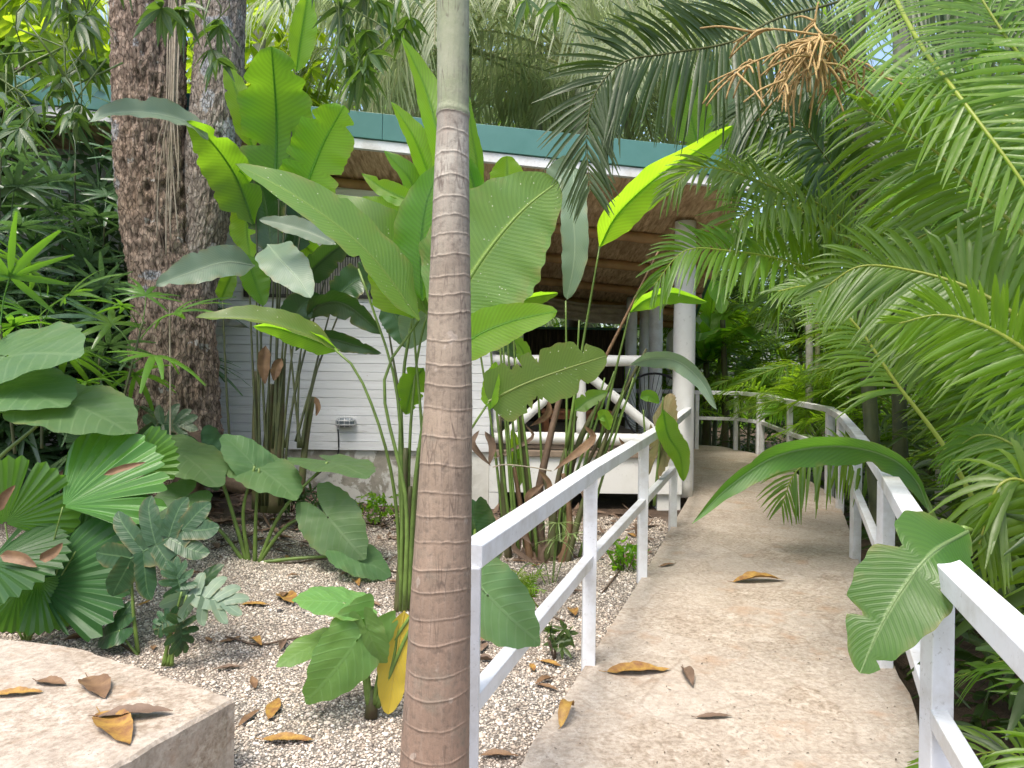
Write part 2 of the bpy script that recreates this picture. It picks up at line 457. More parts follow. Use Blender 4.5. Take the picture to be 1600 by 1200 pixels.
def polar(mb, c, tip, roll=0, kind='aloc', droop=0.25, cup=0.0, nth=96, rings=10, seed=0, twist=0, face=1.0, width=1.0, wave=0.02, arc=180):
    g = np.random.default_rng(seed)
    c, tip = np.asarray(c, float), np.asarray(tip, float)
    L = np.linalg.norm(tip - c)
    T, S, N = [x[0] for x in frame(np.stack([c, (c + tip) / 2, tip]), roll, 0, face)]
    th = np.linspace(-R(arc), R(arc), nth)
    pleat = 0
    if kind == 'aloc':
        r = petal(th) * (1 + 0.02 * np.sin(th * 19 + seed))
    elif kind == 'split':
        r = petal(th) * 1.0
        for side in (-1, 1):
            for a in (35, 58, 80, 102, 126):
                a = R(a + g.uniform(-5, 5)) * side
                r = r * (1 - g.uniform(0.62, 0.82) * np.exp(-((th - a) / 0.055) ** 2))
    else:
        n = 38
        a = np.abs(np.degrees(th))
        r = np.interp(a, [0, 60, 120, 150, 160, 168, 180], [1, 0.98, 0.93, 0.86, .6, .1, .04]) * (1 if arc > 150 else (1 - 0.35 * np.clip((a / arc - 0.75) / 0.25, 0, 1) ** 2))
        saw = np.abs(((th / (2 * np.pi) * n) % 1) - 0.5) * 2
        r = r * (1 - 0.055 * saw)
        pleat = 0.020 * (np.abs(((th / (2 * np.pi) * n) % 1) - 0.5) * 4 - 1)
        for k in range(3):      # a few splits
            a = g.uniform(-2.2, 2.2)
            r = r * (1 - 0.55 * np.exp(-((th - a) / 0.03) ** 2))
    rho = np.linspace(0.02, 1, rings) ** 0.9
    X = rho[:, None] * (r * np.cos(th))[None] * L
    Y = rho[:, None] * (r * np.sin(th))[None] * L * width
    h = -droop * X * np.abs(X) / L + cup * np.abs(Y) * 0.7 - cup * Y ** 2 / L
    h = h + wave * L * np.sin(th * 7 + g.uniform(0, 6))[None] * rho[:, None] ** 2
    if kind == 'aloc': h = h + 0.012 * L * vnoise(np.stack([X * 9 / L + seed, Y * 9 / L, X * 0], -1))
    h = h + pleat * L * rho[:, None] if kind == 'licuala' else h
    q = c + T * X[..., None] + S * Y[..., None] + N * h[..., None]
    uv = np.stack([np.broadcast_to((th / (2 * np.pi) + 0.5)[None], X.shape), np.broadcast_to(rho[:, None], X.shape)], -1)
    if kind == 'aloc':
        uv = np.stack([0.5 + 0.5 * Y / (0.68 * L * width), 0.42 + 0.58 * X / L], -1)
    mb.grid(q, uv)
    return mb

def cut_leaf(mb, c, tip, roll=0, seed=0, droop=0.15, n=5, face=1.0, width=1.0):
    """a heart shaped leaf cut into finger lobes on both sides of its midrib"""
    g = np.random.default_rng(seed)
    c, tip = np.asarray(c, float), np.asarray(tip, float)
    L = np.linalg.norm(tip - c)
    T, S, N = [x[0] for x in frame(np.stack([c, (c + tip) / 2, tip]), roll, 0, face)]
    at = lambda a, b, h=0.0: c + T * a * L + S * b * L * width + N * (h - droop * a * abs(a) - 0.25 * abs(b) ** 2 + 0.12 * abs(b)) * L
    blade(mb, [at(-.04, 0), at(.3, 0), at(.65, 0), at(1, 0)], .27 * L, roll=roll, fold=.1, prof=prof_lance, seed=seed, face=face, rib=.01, rows=24, cols=6)
    for s in (-1, 1):
        for k in range(n):
            f = k / (n - 1)
            a0 = -.01 + .72 * f
            th = R(np.interp(f, [0, .25, .6, 1], [150, 112, 72, 34]) + g.uniform(-4, 4))
            ln = np.interp(f, [0, .25, .6, 1], [.62, .66, .58, .34]) * g.uniform(.92, 1.06)
            pts = [at(a0, s * .01, .004 * k), at(a0 + math.cos(th) * ln * .35 + .03, s * math.sin(th) * ln * .4, .004 * k), at(a0 + math.cos(th) * ln * .75 + .07, s * math.sin(th) * ln * .8, .003 * k), at(a0 + math.cos(th) * ln + .14, s * math.sin(th) * ln, .002 * k)]
            blade(mb, pts, (.128 if k else .16) * L, roll=roll, fold=.10, prof=lambda v: (0.85 + .15 * np.sin(v * 3.1)) * np.clip((1 - v) / .3, 0, 1) ** .5, seed=seed * 7 + k, face=face, rib=0.0, rows=18, cols=6, wave=.04)
    return mb

def strips(mb, B, D, L, W, Wd, droop, segs=4, tip=0.15, fold=0.0):
    """many narrow leaflets at once: base B, direction D, length L, width W, width direction Wd, droop per leaflet"""
    n = len(B)
    t = np.linspace(0, 1, segs + 1)
    wp = np.interp(t, [0, 0.12, 0.45, 0.8, 1], [0.45, 0.9, 1.0, 0.62, tip])
    L = np.broadcast_to(L, (n,)); W = np.broadcast_to(W, (n,)); droop = np.broadcast_to(droop, (n,))
    p = B[:, None] + D[:, None] * (L[:, None] * t[None])[..., None]
    p = p + np.array([0, 0, -1.0]) * (droop * L)[:, None, None] * (t[None, :, None] ** 2)
    o = Wd[:, None] * (W[:, None] * wp[None] * 0.5)[..., None]
    if fold:
        Nn = unit(np.cross(D, Wd))[:, None] * (W[:, None] * wp[None] * 0.5 * fold)[..., None]
        g = np.stack([p - o + Nn, p, p + o + Nn], 2); k = 3
    else:
        g = np.stack([p - o, p + o], 2); k = 2
    idx = np.arange(n * (segs + 1) * k).reshape(n, segs + 1, k)
    q = np.stack([idx[:, :-1, :-1], idx[:, :-1, 1:], idx[:, 1:, 1:], idx[:, 1:, :-1]], -1).reshape(-1, 4)
    u = np.linspace(0.18, 0.42, k)[None, None] * np.ones((n, segs + 1, 1))
    vv = t[None, :, None] * np.ones((n, 1, k))
    mb.add(g.reshape(-1, 3), q, None, np.stack([u, vv], -1).reshape(-1, 2))
    return mb

def frond(mb, rachis, Lf, n=46, roll=0, face=0.5, vee=15, droop=0.25, w=0.026, start=0.08, segs=4, seed=0, rr=0.011, fold=0.35, a0=78, a1=28, jit=6, sides=(1.0, 1.0)):
    """a feather palm leaf: rachis points, leaflet length"""
    g = np.random.default_rng(seed)
    p = smooth_line(rachis, 60)
    T, S, N = frame(p, roll, 0, face)
    t = np.concatenate([np.linspace(start, 0.995, n)] * 2)
    sg = np.repeat([-1.0, 1.0], n)
    t = np.clip(t + g.uniform(-0.3, 0.3, 2 * n) / n, 0, 1)
    x = np.linspace(0, 1, 60)
    ip = lambda A: np.stack([np.interp(t, x, A[:, k]) for k in range(3)], 1)
    B, Tt, Ss, Nn = ip(p), unit(ip(T)), unit(ip(S)), unit(ip(N))
    a = np.radians(a0 + (a1 - a0) * t ** 1.3 + g.normal(0, jit * 0.6, 2 * n))
    v = np.radians(vee + g.normal(0, jit, 2 * n))
    D = Tt * np.cos(a)[:, None] + Ss * (sg * np.sin(a) * np.cos(v))[:, None] + Nn * (np.sin(a) * np.sin(v))[:, None]
    D = unit(D)
    rel = np.interp(t, [0, 0.12, 0.4, 0.75, 1], [0.55, 0.85, 1.0, 0.78, 0.32]) * g.uniform(0.9, 1.06, 2 * n) * np.where(sg < 0, sides[0], sides[1])
    Wd = unit(Tt - D * (Tt * D).sum(1, keepdims=True))
    Wd = unit(Wd + np.cross(D, Wd) * g.normal(0, 0.18, (2 * n, 1)))
    strips(mb, B, D, Lf * rel, w * np.interp(t, [0, .5, 1], [0.8, 1, 0.6]), Wd, droop * g.uniform(0.6, 1.4, 2 * n), segs, 0.12, fold)
    mb.tube(p, rr * np.linspace(1, 0.25, 60), 6, False, uvx=0.5)
    return mb

def fan(mb, c, d, L, n=9, spread=250, up=(0, 0, 1), w=0.03, droop=0.35, seed=0, lift=0.15, segs=4):
    """a lady-palm leaf: fingers spread from one point"""
    g = np.random.default_rng(seed)
    d = unit(np.asarray(d, float)); up = np.asarray(up, float)
    S = unit(np.cross(d, up)); N = np.cross(S, d)
    a = np.radians(np.linspace(-spread / 2, spread / 2, n) + g.normal(0, 4, n))
    D = d * np.cos(a)[:, None] + S * np.sin(a)[:, None] + N * (lift + g.normal(0, 0.08, n))[:, None]
    D = unit(D)
    Wd = unit(np.cross(D, N[None] + g.normal(0, 0.2, (n, 3))))
    strips(mb, np.repeat(np.asarray(c, float)[None], n, 0), D, L * g.uniform(0.8, 1.1, n) * (0.75 + 0.25 * np.cos(a / 1.4)), w * g.uniform(0.75, 1.15, n), Wd, droop * g.uniform(0.5, 1.5, n), segs, 0.3, 0.3)
    return mb

def whorl(mb, c, n=9, L=0.2, w=0.05, seed=0, axis=(0, 0, -1), spread=0.9, droop=0.35):
    """a rosette of drooping lance-shaped leaves at a twig end"""
    g = np.random.default_rng(seed)
    ax = unit(np.asarray(axis, float))
    e = unit(np.cross(ax, [0.3, 0.9, 0.1])); f = np.cross(ax, e)
    a = np.linspace(0, 2 * np.pi, n, endpoint=False) + g.normal(0, 0.3, n)
    D = unit(e * np.cos(a)[:, None] * spread + f * np.sin(a)[:, None] * spread + ax * g.uniform(0.1, 0.8, (n, 1)))
    Wd = unit(np.cross(D, ax[None] + g.normal(0, 0.35, (n, 3))))
    t = np.linspace(0, 1, 6); wp = np.array([0.1, .75, 1, .85, .5, .05])
    Ls = L * g.uniform(0.65, 1.2, n)
    p = c + D[:, None] * (Ls[:, None] * t)[..., None] + np.array([0, 0, -1.0]) * (droop * Ls)[:, None, None] * (t ** 2)[None, :, None]
    o = Wd[:, None] * (w * g.uniform(.8, 1.2, n)[:, None] * wp[None] * 0.5)[..., None]
    Nn = unit(np.cross(D, Wd))[:, None] * (w * wp * 0.16)[None, :, None]
    G_ = np.stack([p - o + Nn, p, p + o + Nn], 2)
    idx = np.arange(n * 18).reshape(n, 6, 3)
    q = np.stack([idx[:, :-1, :-1], idx[:, :-1, 1:], idx[:, 1:, 1:], idx[:, 1:, :-1]], -1).reshape(-1, 4)
    uv = np.stack([np.array([0.1, 0.5, 0.9])[None, None] * np.ones((n, 6, 1)), t[None, :, None] * np.ones((n, 1, 3))], -1)
    mb.add(G_.reshape(-1, 3), q, None, uv.reshape(-1, 2))
    return mb

def PP(pts, Y):
    """photo points to places in the garden, at one distance or one each"""
    Ys = np.broadcast_to(np.asarray(Y, float), (len(pts),)) if np.ndim(Y) < 2 and np.size(Y) in (1, len(pts)) else np.interp(np.linspace(0, 1, len(pts)), np.linspace(0, 1, np.size(Y)), Y)
    return np.stack([P(a, b, y) for (a, b), y in zip(pts, Ys)])

_seed = [100]
def sd():
    _seed[0] += 1
    return _seed[0]

def leafpart(parent, pts, Y, hw, mat, **kw):
    """one big leaf as a part; hw in photo pixels at its distance"""
    m = PP(pts, Y)
    k = kw.pop('seed', sd()); label = kw.pop('label', None)
    o = blade(MB(), m, hw * np.mean(Y) / F, seed=k, **kw).build('leaf', M[mat], parent)
    if label: o['label'] = label
    return o

def stalkpart(parent, pts, Y, r, mat='stalk', name='stalk', taper=0.5, n=7):
    m = smooth_line(PP(pts, Y), 14)
    return MB().tube(m, np.linspace(r, r * taper, 14), n).build(name, M[mat], parent)

# ------------------------------------------------------------------ ground and path
EDGE_L = np.array([[-0.30, 0.0], [-0.30, 1.0]] + [G(a, b)[:2].tolist() for a, b in ((806, 1205), (862, 1115), (915, 1034), (1003, 898), (1048, 822), (1078, 770))] + [[2.05, 8.6], [2.2, 9.6], [2.3, 11.2], [1.2, 12.4]])
EDGE_R = np.array([[0.90, 0.0], [1.02, 1.0], [1.26, 2.0]] + [G(a, b)[:2].tolist() for a, b in ((1450, 1180), (1428, 1090), (1398, 1034), (1345, 880), (1318, 800), (1296, 770), (1240, 737), (1192, 712), (1152, 703))] + [[3.3, 12.6], [1.2, 12.8]])
def line2(a, n):
    b = smooth_line(np.c_[a, np.zeros(len(a))], n)
    return b[:, :2]
EL, ER = line2(EDGE_L, 90), line2(EDGE_R, 90)
def xl(y): return np.interp(y, EDGE_L[:-1, 1], EDGE_L[:-1, 0])
def xr(y): return np.interp(y, EDGE_R[:-1, 1], EDGE_R[:-1, 0])

def gz(x, y):
    x, y = np.asarray(x, float), np.asarray(y, float)
    z = 0.12 * sm((y - 3.2) / 3.0)
    z = z + 0.42 * sm((-1.3 - x) / 1.7) * sm((y - 4.9) / 1.5)
    right = sm((x - xr(y) + 0.15) / 0.4)
    z = z * (1 - right) - 0.30 * right
    under = sm((x - xl(y) + 0.05) / 0.15) * (1 - sm((x - xr(y)) / 0.05)) * (y < 13)
    z = z - 0.12 * under
    z = z + 0.02 * vnoise(np.stack([x * 1.4, y * 1.4, x * 0], -1)) + 0.008 * vnoise(np.stack([x * 6, y * 6, x * 0], -1))
    return z

xs = np.unique(np.concatenate([np.linspace(-400, -10, 24), np.linspace(-10, -4, 40), np.linspace(-4, 4, 170), np.linspace(4, 12, 50), np.linspace(12, 400, 24)]))
ys = np.unique(np.concatenate([np.linspace(-300, -2, 12), np.linspace(-2, 9, 200), np.linspace(9, 26, 60), np.linspace(26, 700, 24)]))
gx, gy = np.meshgrid(xs, ys)
gzz = gz(gx, gy)
grav = sm((xl(gy) + 0.1 - gx) / 0.1) * (1 - sm((gy - 6.6 + 0.5 * vnoise(np.stack([gx * 1.1, gy * 1.1, gx * 0 + 3], -1))) / 0.8))
grav = grav * (1 - 0.9 * sm((gzz - 0.22) / 0.16))
x = NT('gravel_and_soil')
oc = x.coord("Object")
at = x.n("Attribute", attribute_name="mask").outputs[0]
cell = x.n("TexVoronoi"); x.t.links.new(oc, cell.inputs["Vector"]); cell.inputs["Scale"].default_value = 95
hsv = x.n("SeparateXYZ"); x.t.links.new(cell.outputs["Color"], hsv.inputs[0])
peb = x.ramp(hsv.outputs[0], [(0.0, (0.16, 0.14, 0.12)), (0.06, (0.30, 0.26, 0.22)), (0.2, (0.44, 0.385, 0.32)), (0.55, (0.52, 0.465, 0.395)), (1.0, (0.62, 0.57, 0.50))])
edge = x.ramp(cell.outputs["Distance"], [(0.25, 1.0), (0.62, 0.25)])
peb = x.mix(1.0, peb, edge, 'MULTIPLY')
dirt = x.ramp(x.noise(oc, 1.6, 5, 0.65), [(0.42, 0.0), (0.72, 1.0)])
peb = x.mix(x.math('MULTIPLY', dirt, 0.55), peb, (0.17, 0.12, 0.085))
soil = x.ramp(x.noise(oc, 6.0, 7, 0.7), [(0.3, (0.030, 0.022, 0.016)), (0.55, (0.085, 0.058, 0.040)), (0.8, (0.17, 0.12, 0.085))])
x.bump(x.math('ADD', x.math('MULTIPLY', edge, 0.6), x.noise(oc, 30, 5)), 0.6, 0.02)
gm = x.base(x.mix(at, soil, peb), 0.85, 0.25)
ground = MB().grid(np.stack([gx, gy, gzz], -1)).build('ground', gm, color=np.repeat(grav.reshape(-1, 1), 3, 1))
tag(ground, kind='structure')

# loose stones lying on the bed: too many to count
ico_v = []
ph = (1 + 5 ** 0.5) / 2
for a in (-1, 1):
    for b in (-ph, ph):
        ico_v += [(0, a, b), (a, b, 0), (b, 0, a)]
ico_v = unit(np.array(ico_v))
def hull_faces(v):
    f = []
    n = len(v)
    for i in range(n):
        for j in range(i + 1, n):
            for k in range(j + 1, n):
                d = [np.linalg.norm(v[a] - v[b]) for a, b in ((i, j), (j, k), (i, k))]
                if max(d) < 1.1:
                    nn = np.cross(v[j] - v[i], v[k] - v[i])
                    f.append((i, j, k) if nn @ v[i] > 0 else (i, k, j))
    return np.array(f)
ico_f = hull_faces(ico_v)
NP = 88000
py_ = 2.0 + 5.4 * rng.random(NP) ** 1.25
px_ = rng.uniform(-3.4, 1.5, NP)
ok = (px_ < xl(py_) - 0.03) & (px_ > -py_ * 0.74 - 0.1)
px_, py_ = px_[ok], py_[ok]
pzv = gz(px_, py_)
ok = pzv < 0.2 + 0.12 * rng.random(len(pzv))
px_, py_, pzv = px_[ok], py_[ok], pzv[ok]
n = len(px_)
sz = rng.uniform(0.0034, 0.0078, n) * (1 + 0.9 * (rng.random(n) < 0.06))
scl = sz[:, None] * np.stack([rng.uniform(.8, 1.35, n), rng.uniform(.7, 1.1, n), rng.uniform(.5, .85, n)], 1)
ang = rng.uniform(0, 6.28, n)
v = ico_v[None] * (1 + rng.uniform(-.18, .18, (n, 12, 1))) * scl[:, None]
ca, sa = np.cos(ang)[:, None], np.sin(ang)[:, None]
v = np.stack([v[..., 0] * ca - v[..., 1] * sa, v[..., 0] * sa + v[..., 1] * ca, v[..., 2]], -1)
v += np.stack([px_, py_, pzv + sz * 0.35], 1)[:, None]
t = (ico_f[None] + (np.arange(n) * 12)[:, None, None]).reshape(-1, 3)
x = NT('pebble_stone')
gn = x.n("NewGeometry").outputs["Random Per Island"]
c = x.ramp(gn, [(0.0, (0.06, 0.06, 0.062)), (0.04, (0.15, 0.135, 0.12)), (0.07, (0.34, 0.285, 0.23)), (0.45, (0.53, 0.45, 0.365)), (0.8, (0.68, 0.61, 0.52)), (1.0, (0.78, 0.73, 0.65))])
pm = x.base(x.mix(x.math('MULTIPLY', x.ramp(x.noise(x.coord("Object"), 1.6, 5, .65), [(.42, 0.), (.72, 1.)]), 0.45), c, (0.24, 0.17, 0.12)), 0.8, 0.3)
tag(MB().add(v, None, t).build('gravel', pm), 'small white and grey stones covering the bed', kind='stuff')

# path slab
x = NT('path_stone')
oc = x.coord("Object")
warp = x.n("Mix", data_type='VECTOR'); warp.inputs[0].default_value = 0.10
nzv = x.n("TexNoise"); nzv.inputs["Scale"].default_value = 2.6; nzv.inputs["Detail"].default_value = 5; x.t.links.new(oc, nzv.inputs["Vector"])
x.t.links.new(oc, warp.inputs[4]); x.t.links.new(nzv.outputs["Color"], warp.inputs[5])
wv = warp.outputs[1]
n1 = x.noise(oc, 1.7, 6, 0.62, 0.4); n2 = x.noise(oc, 9.0, 8, 0.72, 0.8); n3 = x.noise(oc, 45.0, 5, 0.7)
c = x.ramp(n1, [(0.32, (0.25, 0.18, 0.125)), (0.5, (0.34, 0.27, 0.205)), (0.7, (0.43, 0.37, 0.305))])
c = x.mix(0.65, c, x.ramp(n2, [(0.34, (0.12, 0.08, 0.050)), (0.5, (0.32, 0.255, 0.19)), (0.62, (0.58, 0.525, 0.45))]))
c = x.mix(0.5, c, x.ramp(n3, [(0.38, (0.16, 0.115, 0.075)), (0.58, (0.50, 0.44, 0.36))]))
seam = x.ramp(x.voro(wv, 2.6, 'DISTANCE_TO_EDGE'), [(0.006, 1.0), (0.022, 0.0)])
vary = x.n("TexVoronoi"); vary.inputs["Scale"].default_value = 2.6; x.t.links.new(wv, vary.inputs["Vector"])
sx = x.n("SeparateXYZ"); x.t.links.new(vary.outputs["Color"], sx.inputs[0])
c = x.mix(x.math('MULTIPLY', sx.outputs[0], 0.45), c, (0.44, 0.39, 0.33))
c = x.mix(x.math('MULTIPLY', seam, x.math('MULTIPLY', n2, 0.5)), c, (0.20, 0.15, 0.105))
stain = x.ramp(x.noise(oc, 3.6, 4, 0.6), [(0.58, 0.0), (0.70, 1.0)])
c = x.mix(x.math('MULTIPLY', stain, 0.5), c, (0.34, 0.21, 0.12))
pit = x.ramp(x.voro(oc, 55.0), [(0.10, 1.0), (0.2, 0.0)])
pit = x.math('MULTIPLY', pit, x.ramp(n2, [(0.5, 0.0), (0.58, 1.0)]))
c = x.mix(x.math('MULTIPLY', pit, 0.6), c, (0.20, 0.13, 0.085))
algae = x.ramp(x.noise(oc, 2.1, 5, 0.7), [(0.62, 0.0), (0.75, 1.0)])
c = x.mix(x.math('MULTIPLY', algae, 0.35), c, (0.25, 0.25, 0.17))
x.bump(x.math('SUBTRACT', x.math('ADD', n2, x.math('MULTIPLY', n3, 0.5)), x.math('MULTIPLY', pit, 0.6)), 0.6, 0.015)
M['path'] = x.base(c, x.math('ADD', x.math('MULTIPLY', n2, 0.4), 0.35), 0.35)
L3 = np.c_[EL, pz(EL[:, 1])]; R3 = np.c_[ER, pz(ER[:, 1])]
rows = []
for i in range(90):
    a, b = L3[i], R3[i]
    k = np.linspace(0, 1, 7)[:, None]
    top = a + (b - a) * k
    rows.append(np.vstack([a - [0, 0, .30], a - [0, 0, .025], a + unit(b - a) * .012, top[1:-1], b - unit(b - a) * .012, b - [0, 0, .025], b - [0, 0, .30]]))
path = MB().grid(np.array(rows)).build('path', M['path'], smooth=False)
tag(path, kind='structure')
bits = MB(); nb_ = 420
by = 2.5 + 7 * rng.random(nb_) ** 1.4
bx = xl(by) + .06 + (xr(by) - xl(by) - .12) * rng.random(nb_)
bs = rng.uniform(.003, .011, nb_)
ba = rng.uniform(0, 6.28, nb_)
bd = np.stack([np.cos(ba), np.sin(ba), 0 * ba], 1); be = np.stack([-np.sin(ba), np.cos(ba), .3 + 0 * ba], 1)
bc = np.stack([bx, by, pz(by) + .004], 1)
bv = np.stack([bc - bd * bs[:, None], bc + be * bs[:, None] * .35, bc + bd * bs[:, None], bc - be * bs[:, None] * .35 + [0, 0, .002]], 1)
tag(bits.add(bv.reshape(-1, 3), np.arange(nb_ * 4).reshape(-1, 4)).build('debris', M['twig'], smooth=False), 'tiny dry crumbs of leaves and bark lying on the path', kind='stuff')

# stone platform in the near left corner
t0 = 0.275
cz = lambda a, b: CAM + ray(a, b) * ((t0 - EYE) / ray(a, b)[2])
A_, B_, C_ = cz(-140, 955), cz(368, 1092), cz(160, 1215)
D_ = A_ + (C_ - B_) * 2.4; E_ = B_ + (C_ - B_) * 2.4
outline = [A_, cz(0, 997), cz(120, 1010), cz(250, 1052), B_, cz(262, 1150), E_, D_]
o2 = np.array(outline)
cen = o2.mean(0)
o2 = smooth_line(np.vstack([o2, o2[:1]]), 8 * 9 + 1)[:-1] if False else o2
# straight edges, finely divided so the rim can be chipped
seg = []
for i in range(len(o2)):
    a, b = o2[i], o2[(i + 1) % len(o2)]
    m_ = max(2, int(np.linalg.norm(b - a) / 0.03))
    seg.append(a + (b - a) * np.linspace(0, 1, m_, endpoint=False)[:, None])
rim = np.vstack(seg)
inw = unit(cen - rim) * [1, 1, 0]
chip = 0.006 * vnoise(rim * 22) + 0.004
r0 = rim + inw * chip[:, None]
g_ = np.stack([r0 - [0, 0, t0 + 0.1], r0 - [0, 0, 0.05], r0 - [0, 0, 0.012], rim + inw * (chip + 0.010)[:, None]] + [rim + (cen - rim) * k for k in (0.1, 0.3, 0.6, 0.98)], 0)
pl = MB().grid(g_, None, True).build('stone_platform', M['path'], smooth=False)
tag(pl, 'low beige stone platform with leaves on it in the near left corner', 'platform')

# ------------------------------------------------------------------ railings
def rail_thing(label, pts, ztop=0.95, zmid=0.50, posts=None, wid=0.062, name='railing', group=None, half=None):
    pts = [np.array([a, b, pz(b)]) for a, b in pts]
    root = thing(name, label, 'railing', tuple(pts[0]), group)
    top, mid = MB(), MB()
    up = np.array([0, 0, 1.0])
    P3 = np.array(pts)
    # mitred sweep so the corners close
    def sweep(mb, hh, zc, ww):
        n = len(P3); rows = []
        for i in range(n):
            d0 = unit(P3[i] - P3[i - 1]) if i else unit(P3[1] - P3[0])
            d1 = unit(P3[i + 1] - P3[i]) if i < n - 1 else d0
            s0 = unit(np.cross(d0, up)); s1 = unit(np.cross(d1, up))
            s = unit(s0 + s1); k = 1 / max(0.5, float(s @ s0))
            c = P3[i] + up * zc
            rows.append([c - s * ww / 2 * k - up * hh / 2, c + s * ww / 2 * k - up * hh / 2, c + s * ww / 2 * k + up * hh / 2, c - s * ww / 2 * k + up * hh / 2])
        rows = np.array(rows)
        mb.grid(rows, None, True)
        for e in (0, -1):
            mb.add(rows[e], [(0, 1, 2, 3) if e == 0 else (3, 2, 1, 0)])
    sweep(top, 0.062, ztop - 0.031, wid + 0.010)
    sweep(mid, 0.052, zmid, wid - 0.016)
    top.build('top_rail', M['rail'], root, False, 0.004)
    mid.build('mid_rail', M['rail'], root, False, 0.003)
    for i in (range(len(pts)) if posts is None else posts):
        p = pts[i]
        MB().box(p[0] - wid / 2, p[0] + wid / 2, p[1] - wid / 2, p[1] + wid / 2, p[2] - 0.05, p[2] + ztop - 0.058).build('post', M['rail'], root, False, 0.003)
    return root

def postxy(px, py):
    q = G(px, py); return (float(q[0]), float(q[1]))
lp = [(-0.11, 2.07), postxy(919, 1036), postxy(1003, 900), postxy(1051, 822), postxy(1078, 766)]
rail_thing('white steel railing on the left edge of the path, starting right beside the palm trunk', lp)
rp = [(0.80, 0.72), (1.19, 2.06), postxy(1381, 1040), postxy(1336, 872), postxy(1312, 794), postxy(1294, 771)]
rail_thing('long white steel railing on the right edge of the path, under the banana leaves', rp)
rp2 = [postxy(1294, 771), postxy(1233, 737), postxy(1190, 711)]
rp2[0] = (rp2[0][0] + 0.06, rp2[0][1] + 0.08)
rail_thing('white railing on the far bend of the path in front of thin grey palm trunks', rp2)
rp3 = [(rp2[2][0] - 0.02, rp2[2][1] + 0.10), postxy(1149, 703), postxy(1088, 701), (1.6, 12.5)]
rail_thing('short level white railing at the far end of the path, beyond the white column', rp3)

# ------------------------------------------------------------------ the house
WY = 7.8
def zr(x_, y_): return 3.65 - 0.091 * (x_ + 1.57) - 0.118 * (y_ - 7.0)
house = thing('house', 'white boarded house on a concrete base with a green metal roof edge and open porch', 'house', (-1.5, WY, 0.1))
XC = P(766, 600, WY)[0]          # corner of the boarded wall
ZF = P(766, 708, WY)[2]          # porch floor level
bp = 0.0915
# boards
z0 = ZF + 0.01
prof = []
k = 0
while z0 + k * bp < 4.3:
    a = z0 + k * bp
    prof += [(a, 0.014), (a + 0.003, 0.0), (a + bp - 0.006, -0.004), (a + bp - 0.002, 0.014)]
    k += 1
prof = np.array(prof)
xsw = np.unique(np.concatenate([np.linspace(-8, XC, 40)]))
wz = np.stack([np.broadcast_to(xsw[None], (len(prof), len(xsw))), np.broadcast_to(WY + prof[:, 1:], (len(prof), len(xsw))), np.broadcast_to(prof[:, :1], (len(prof), len(xsw)))], -1)
wz[..., 2] = np.minimum(wz[..., 2], zr(wz[..., 0], WY) - 0.01)
mb = MB().grid(wz)
side = np.stack([np.stack([np.full(len(prof), XC), WY + prof[:, 1], np.minimum(prof[:, 0], zr(XC, WY) - .01)], -1), np.stack([np.full(len(prof), XC), np.full(len(prof), WY + 5.2), np.minimum(prof[:, 0], zr(XC, WY + 5.2) - .01)], -1)], 1)
mb.grid(side)
x = NT('painted_boards')
oc = x.coord("Object")
st = x.n("Mapping"); x.t.links.new(oc, st.inputs[0]); st.inputs[3].default_value = (0.55, 1, 9.0)
nb = x.noise(st.outputs[0], 2.2, 6, 0.7)
sxyz = x.n("SeparateXYZ"); x.t.links.new(oc, sxyz.inputs[0])
worn = x.ramp(x.noise(st.outputs[0], 5.0, 6, 0.75), [(0.56, 0.0), (0.62, 1.0)])
zone = x.ramp(x.noise(oc, 1.1, 3, 0.5), [(0.40, 0.0), (0.65, 1.0)])
low = x.math('SUBTRACT', 1.35, x.math('MULTIPLY', x.math('ADD', sxyz.outputs[2], 0.1), 0.62)); 
c = x.mix(x.ramp(nb, [(0.4, 0.0), (0.75, 1.0)]), (0.80, 0.81, 0.82), (0.64, 0.64, 0.64))
bidx = x.math('FLOOR', x.math('DIVIDE', x.math('ADD', sxyz.outputs[2], 0.1 - z0 + 0.002), bp))
wn_ = x.n("TexWhiteNoise", noise_dimensions='1D'); x.set(wn_.inputs["W"], bidx)
c = x.mix(x.math('MULTIPLY', wn_.outputs[0], 0.28), c, (0.58, 0.58, 0.56))
c = x.mix(x.math('MULTIPLY', x.math('MULTIPLY', worn, zone), x.math('MAXIMUM', x.math('MINIMUM', low, 1.0), 0.0)), c, (0.20, 0.165, 0.13))
rust = x.ramp(x.noise(oc, 26, 2), [(0.74, 0.0), (0.77, 1.0)])
c = x.mix(x.math('MULTIPLY', rust, 0.5), c, (0.30, 0.14, 0.07))
x.bump(x.noise(st.outputs[0], 9, 5), 0.15, 0.01)
mb.build('wall', x.base(c, 0.55, 0.35), house, False)
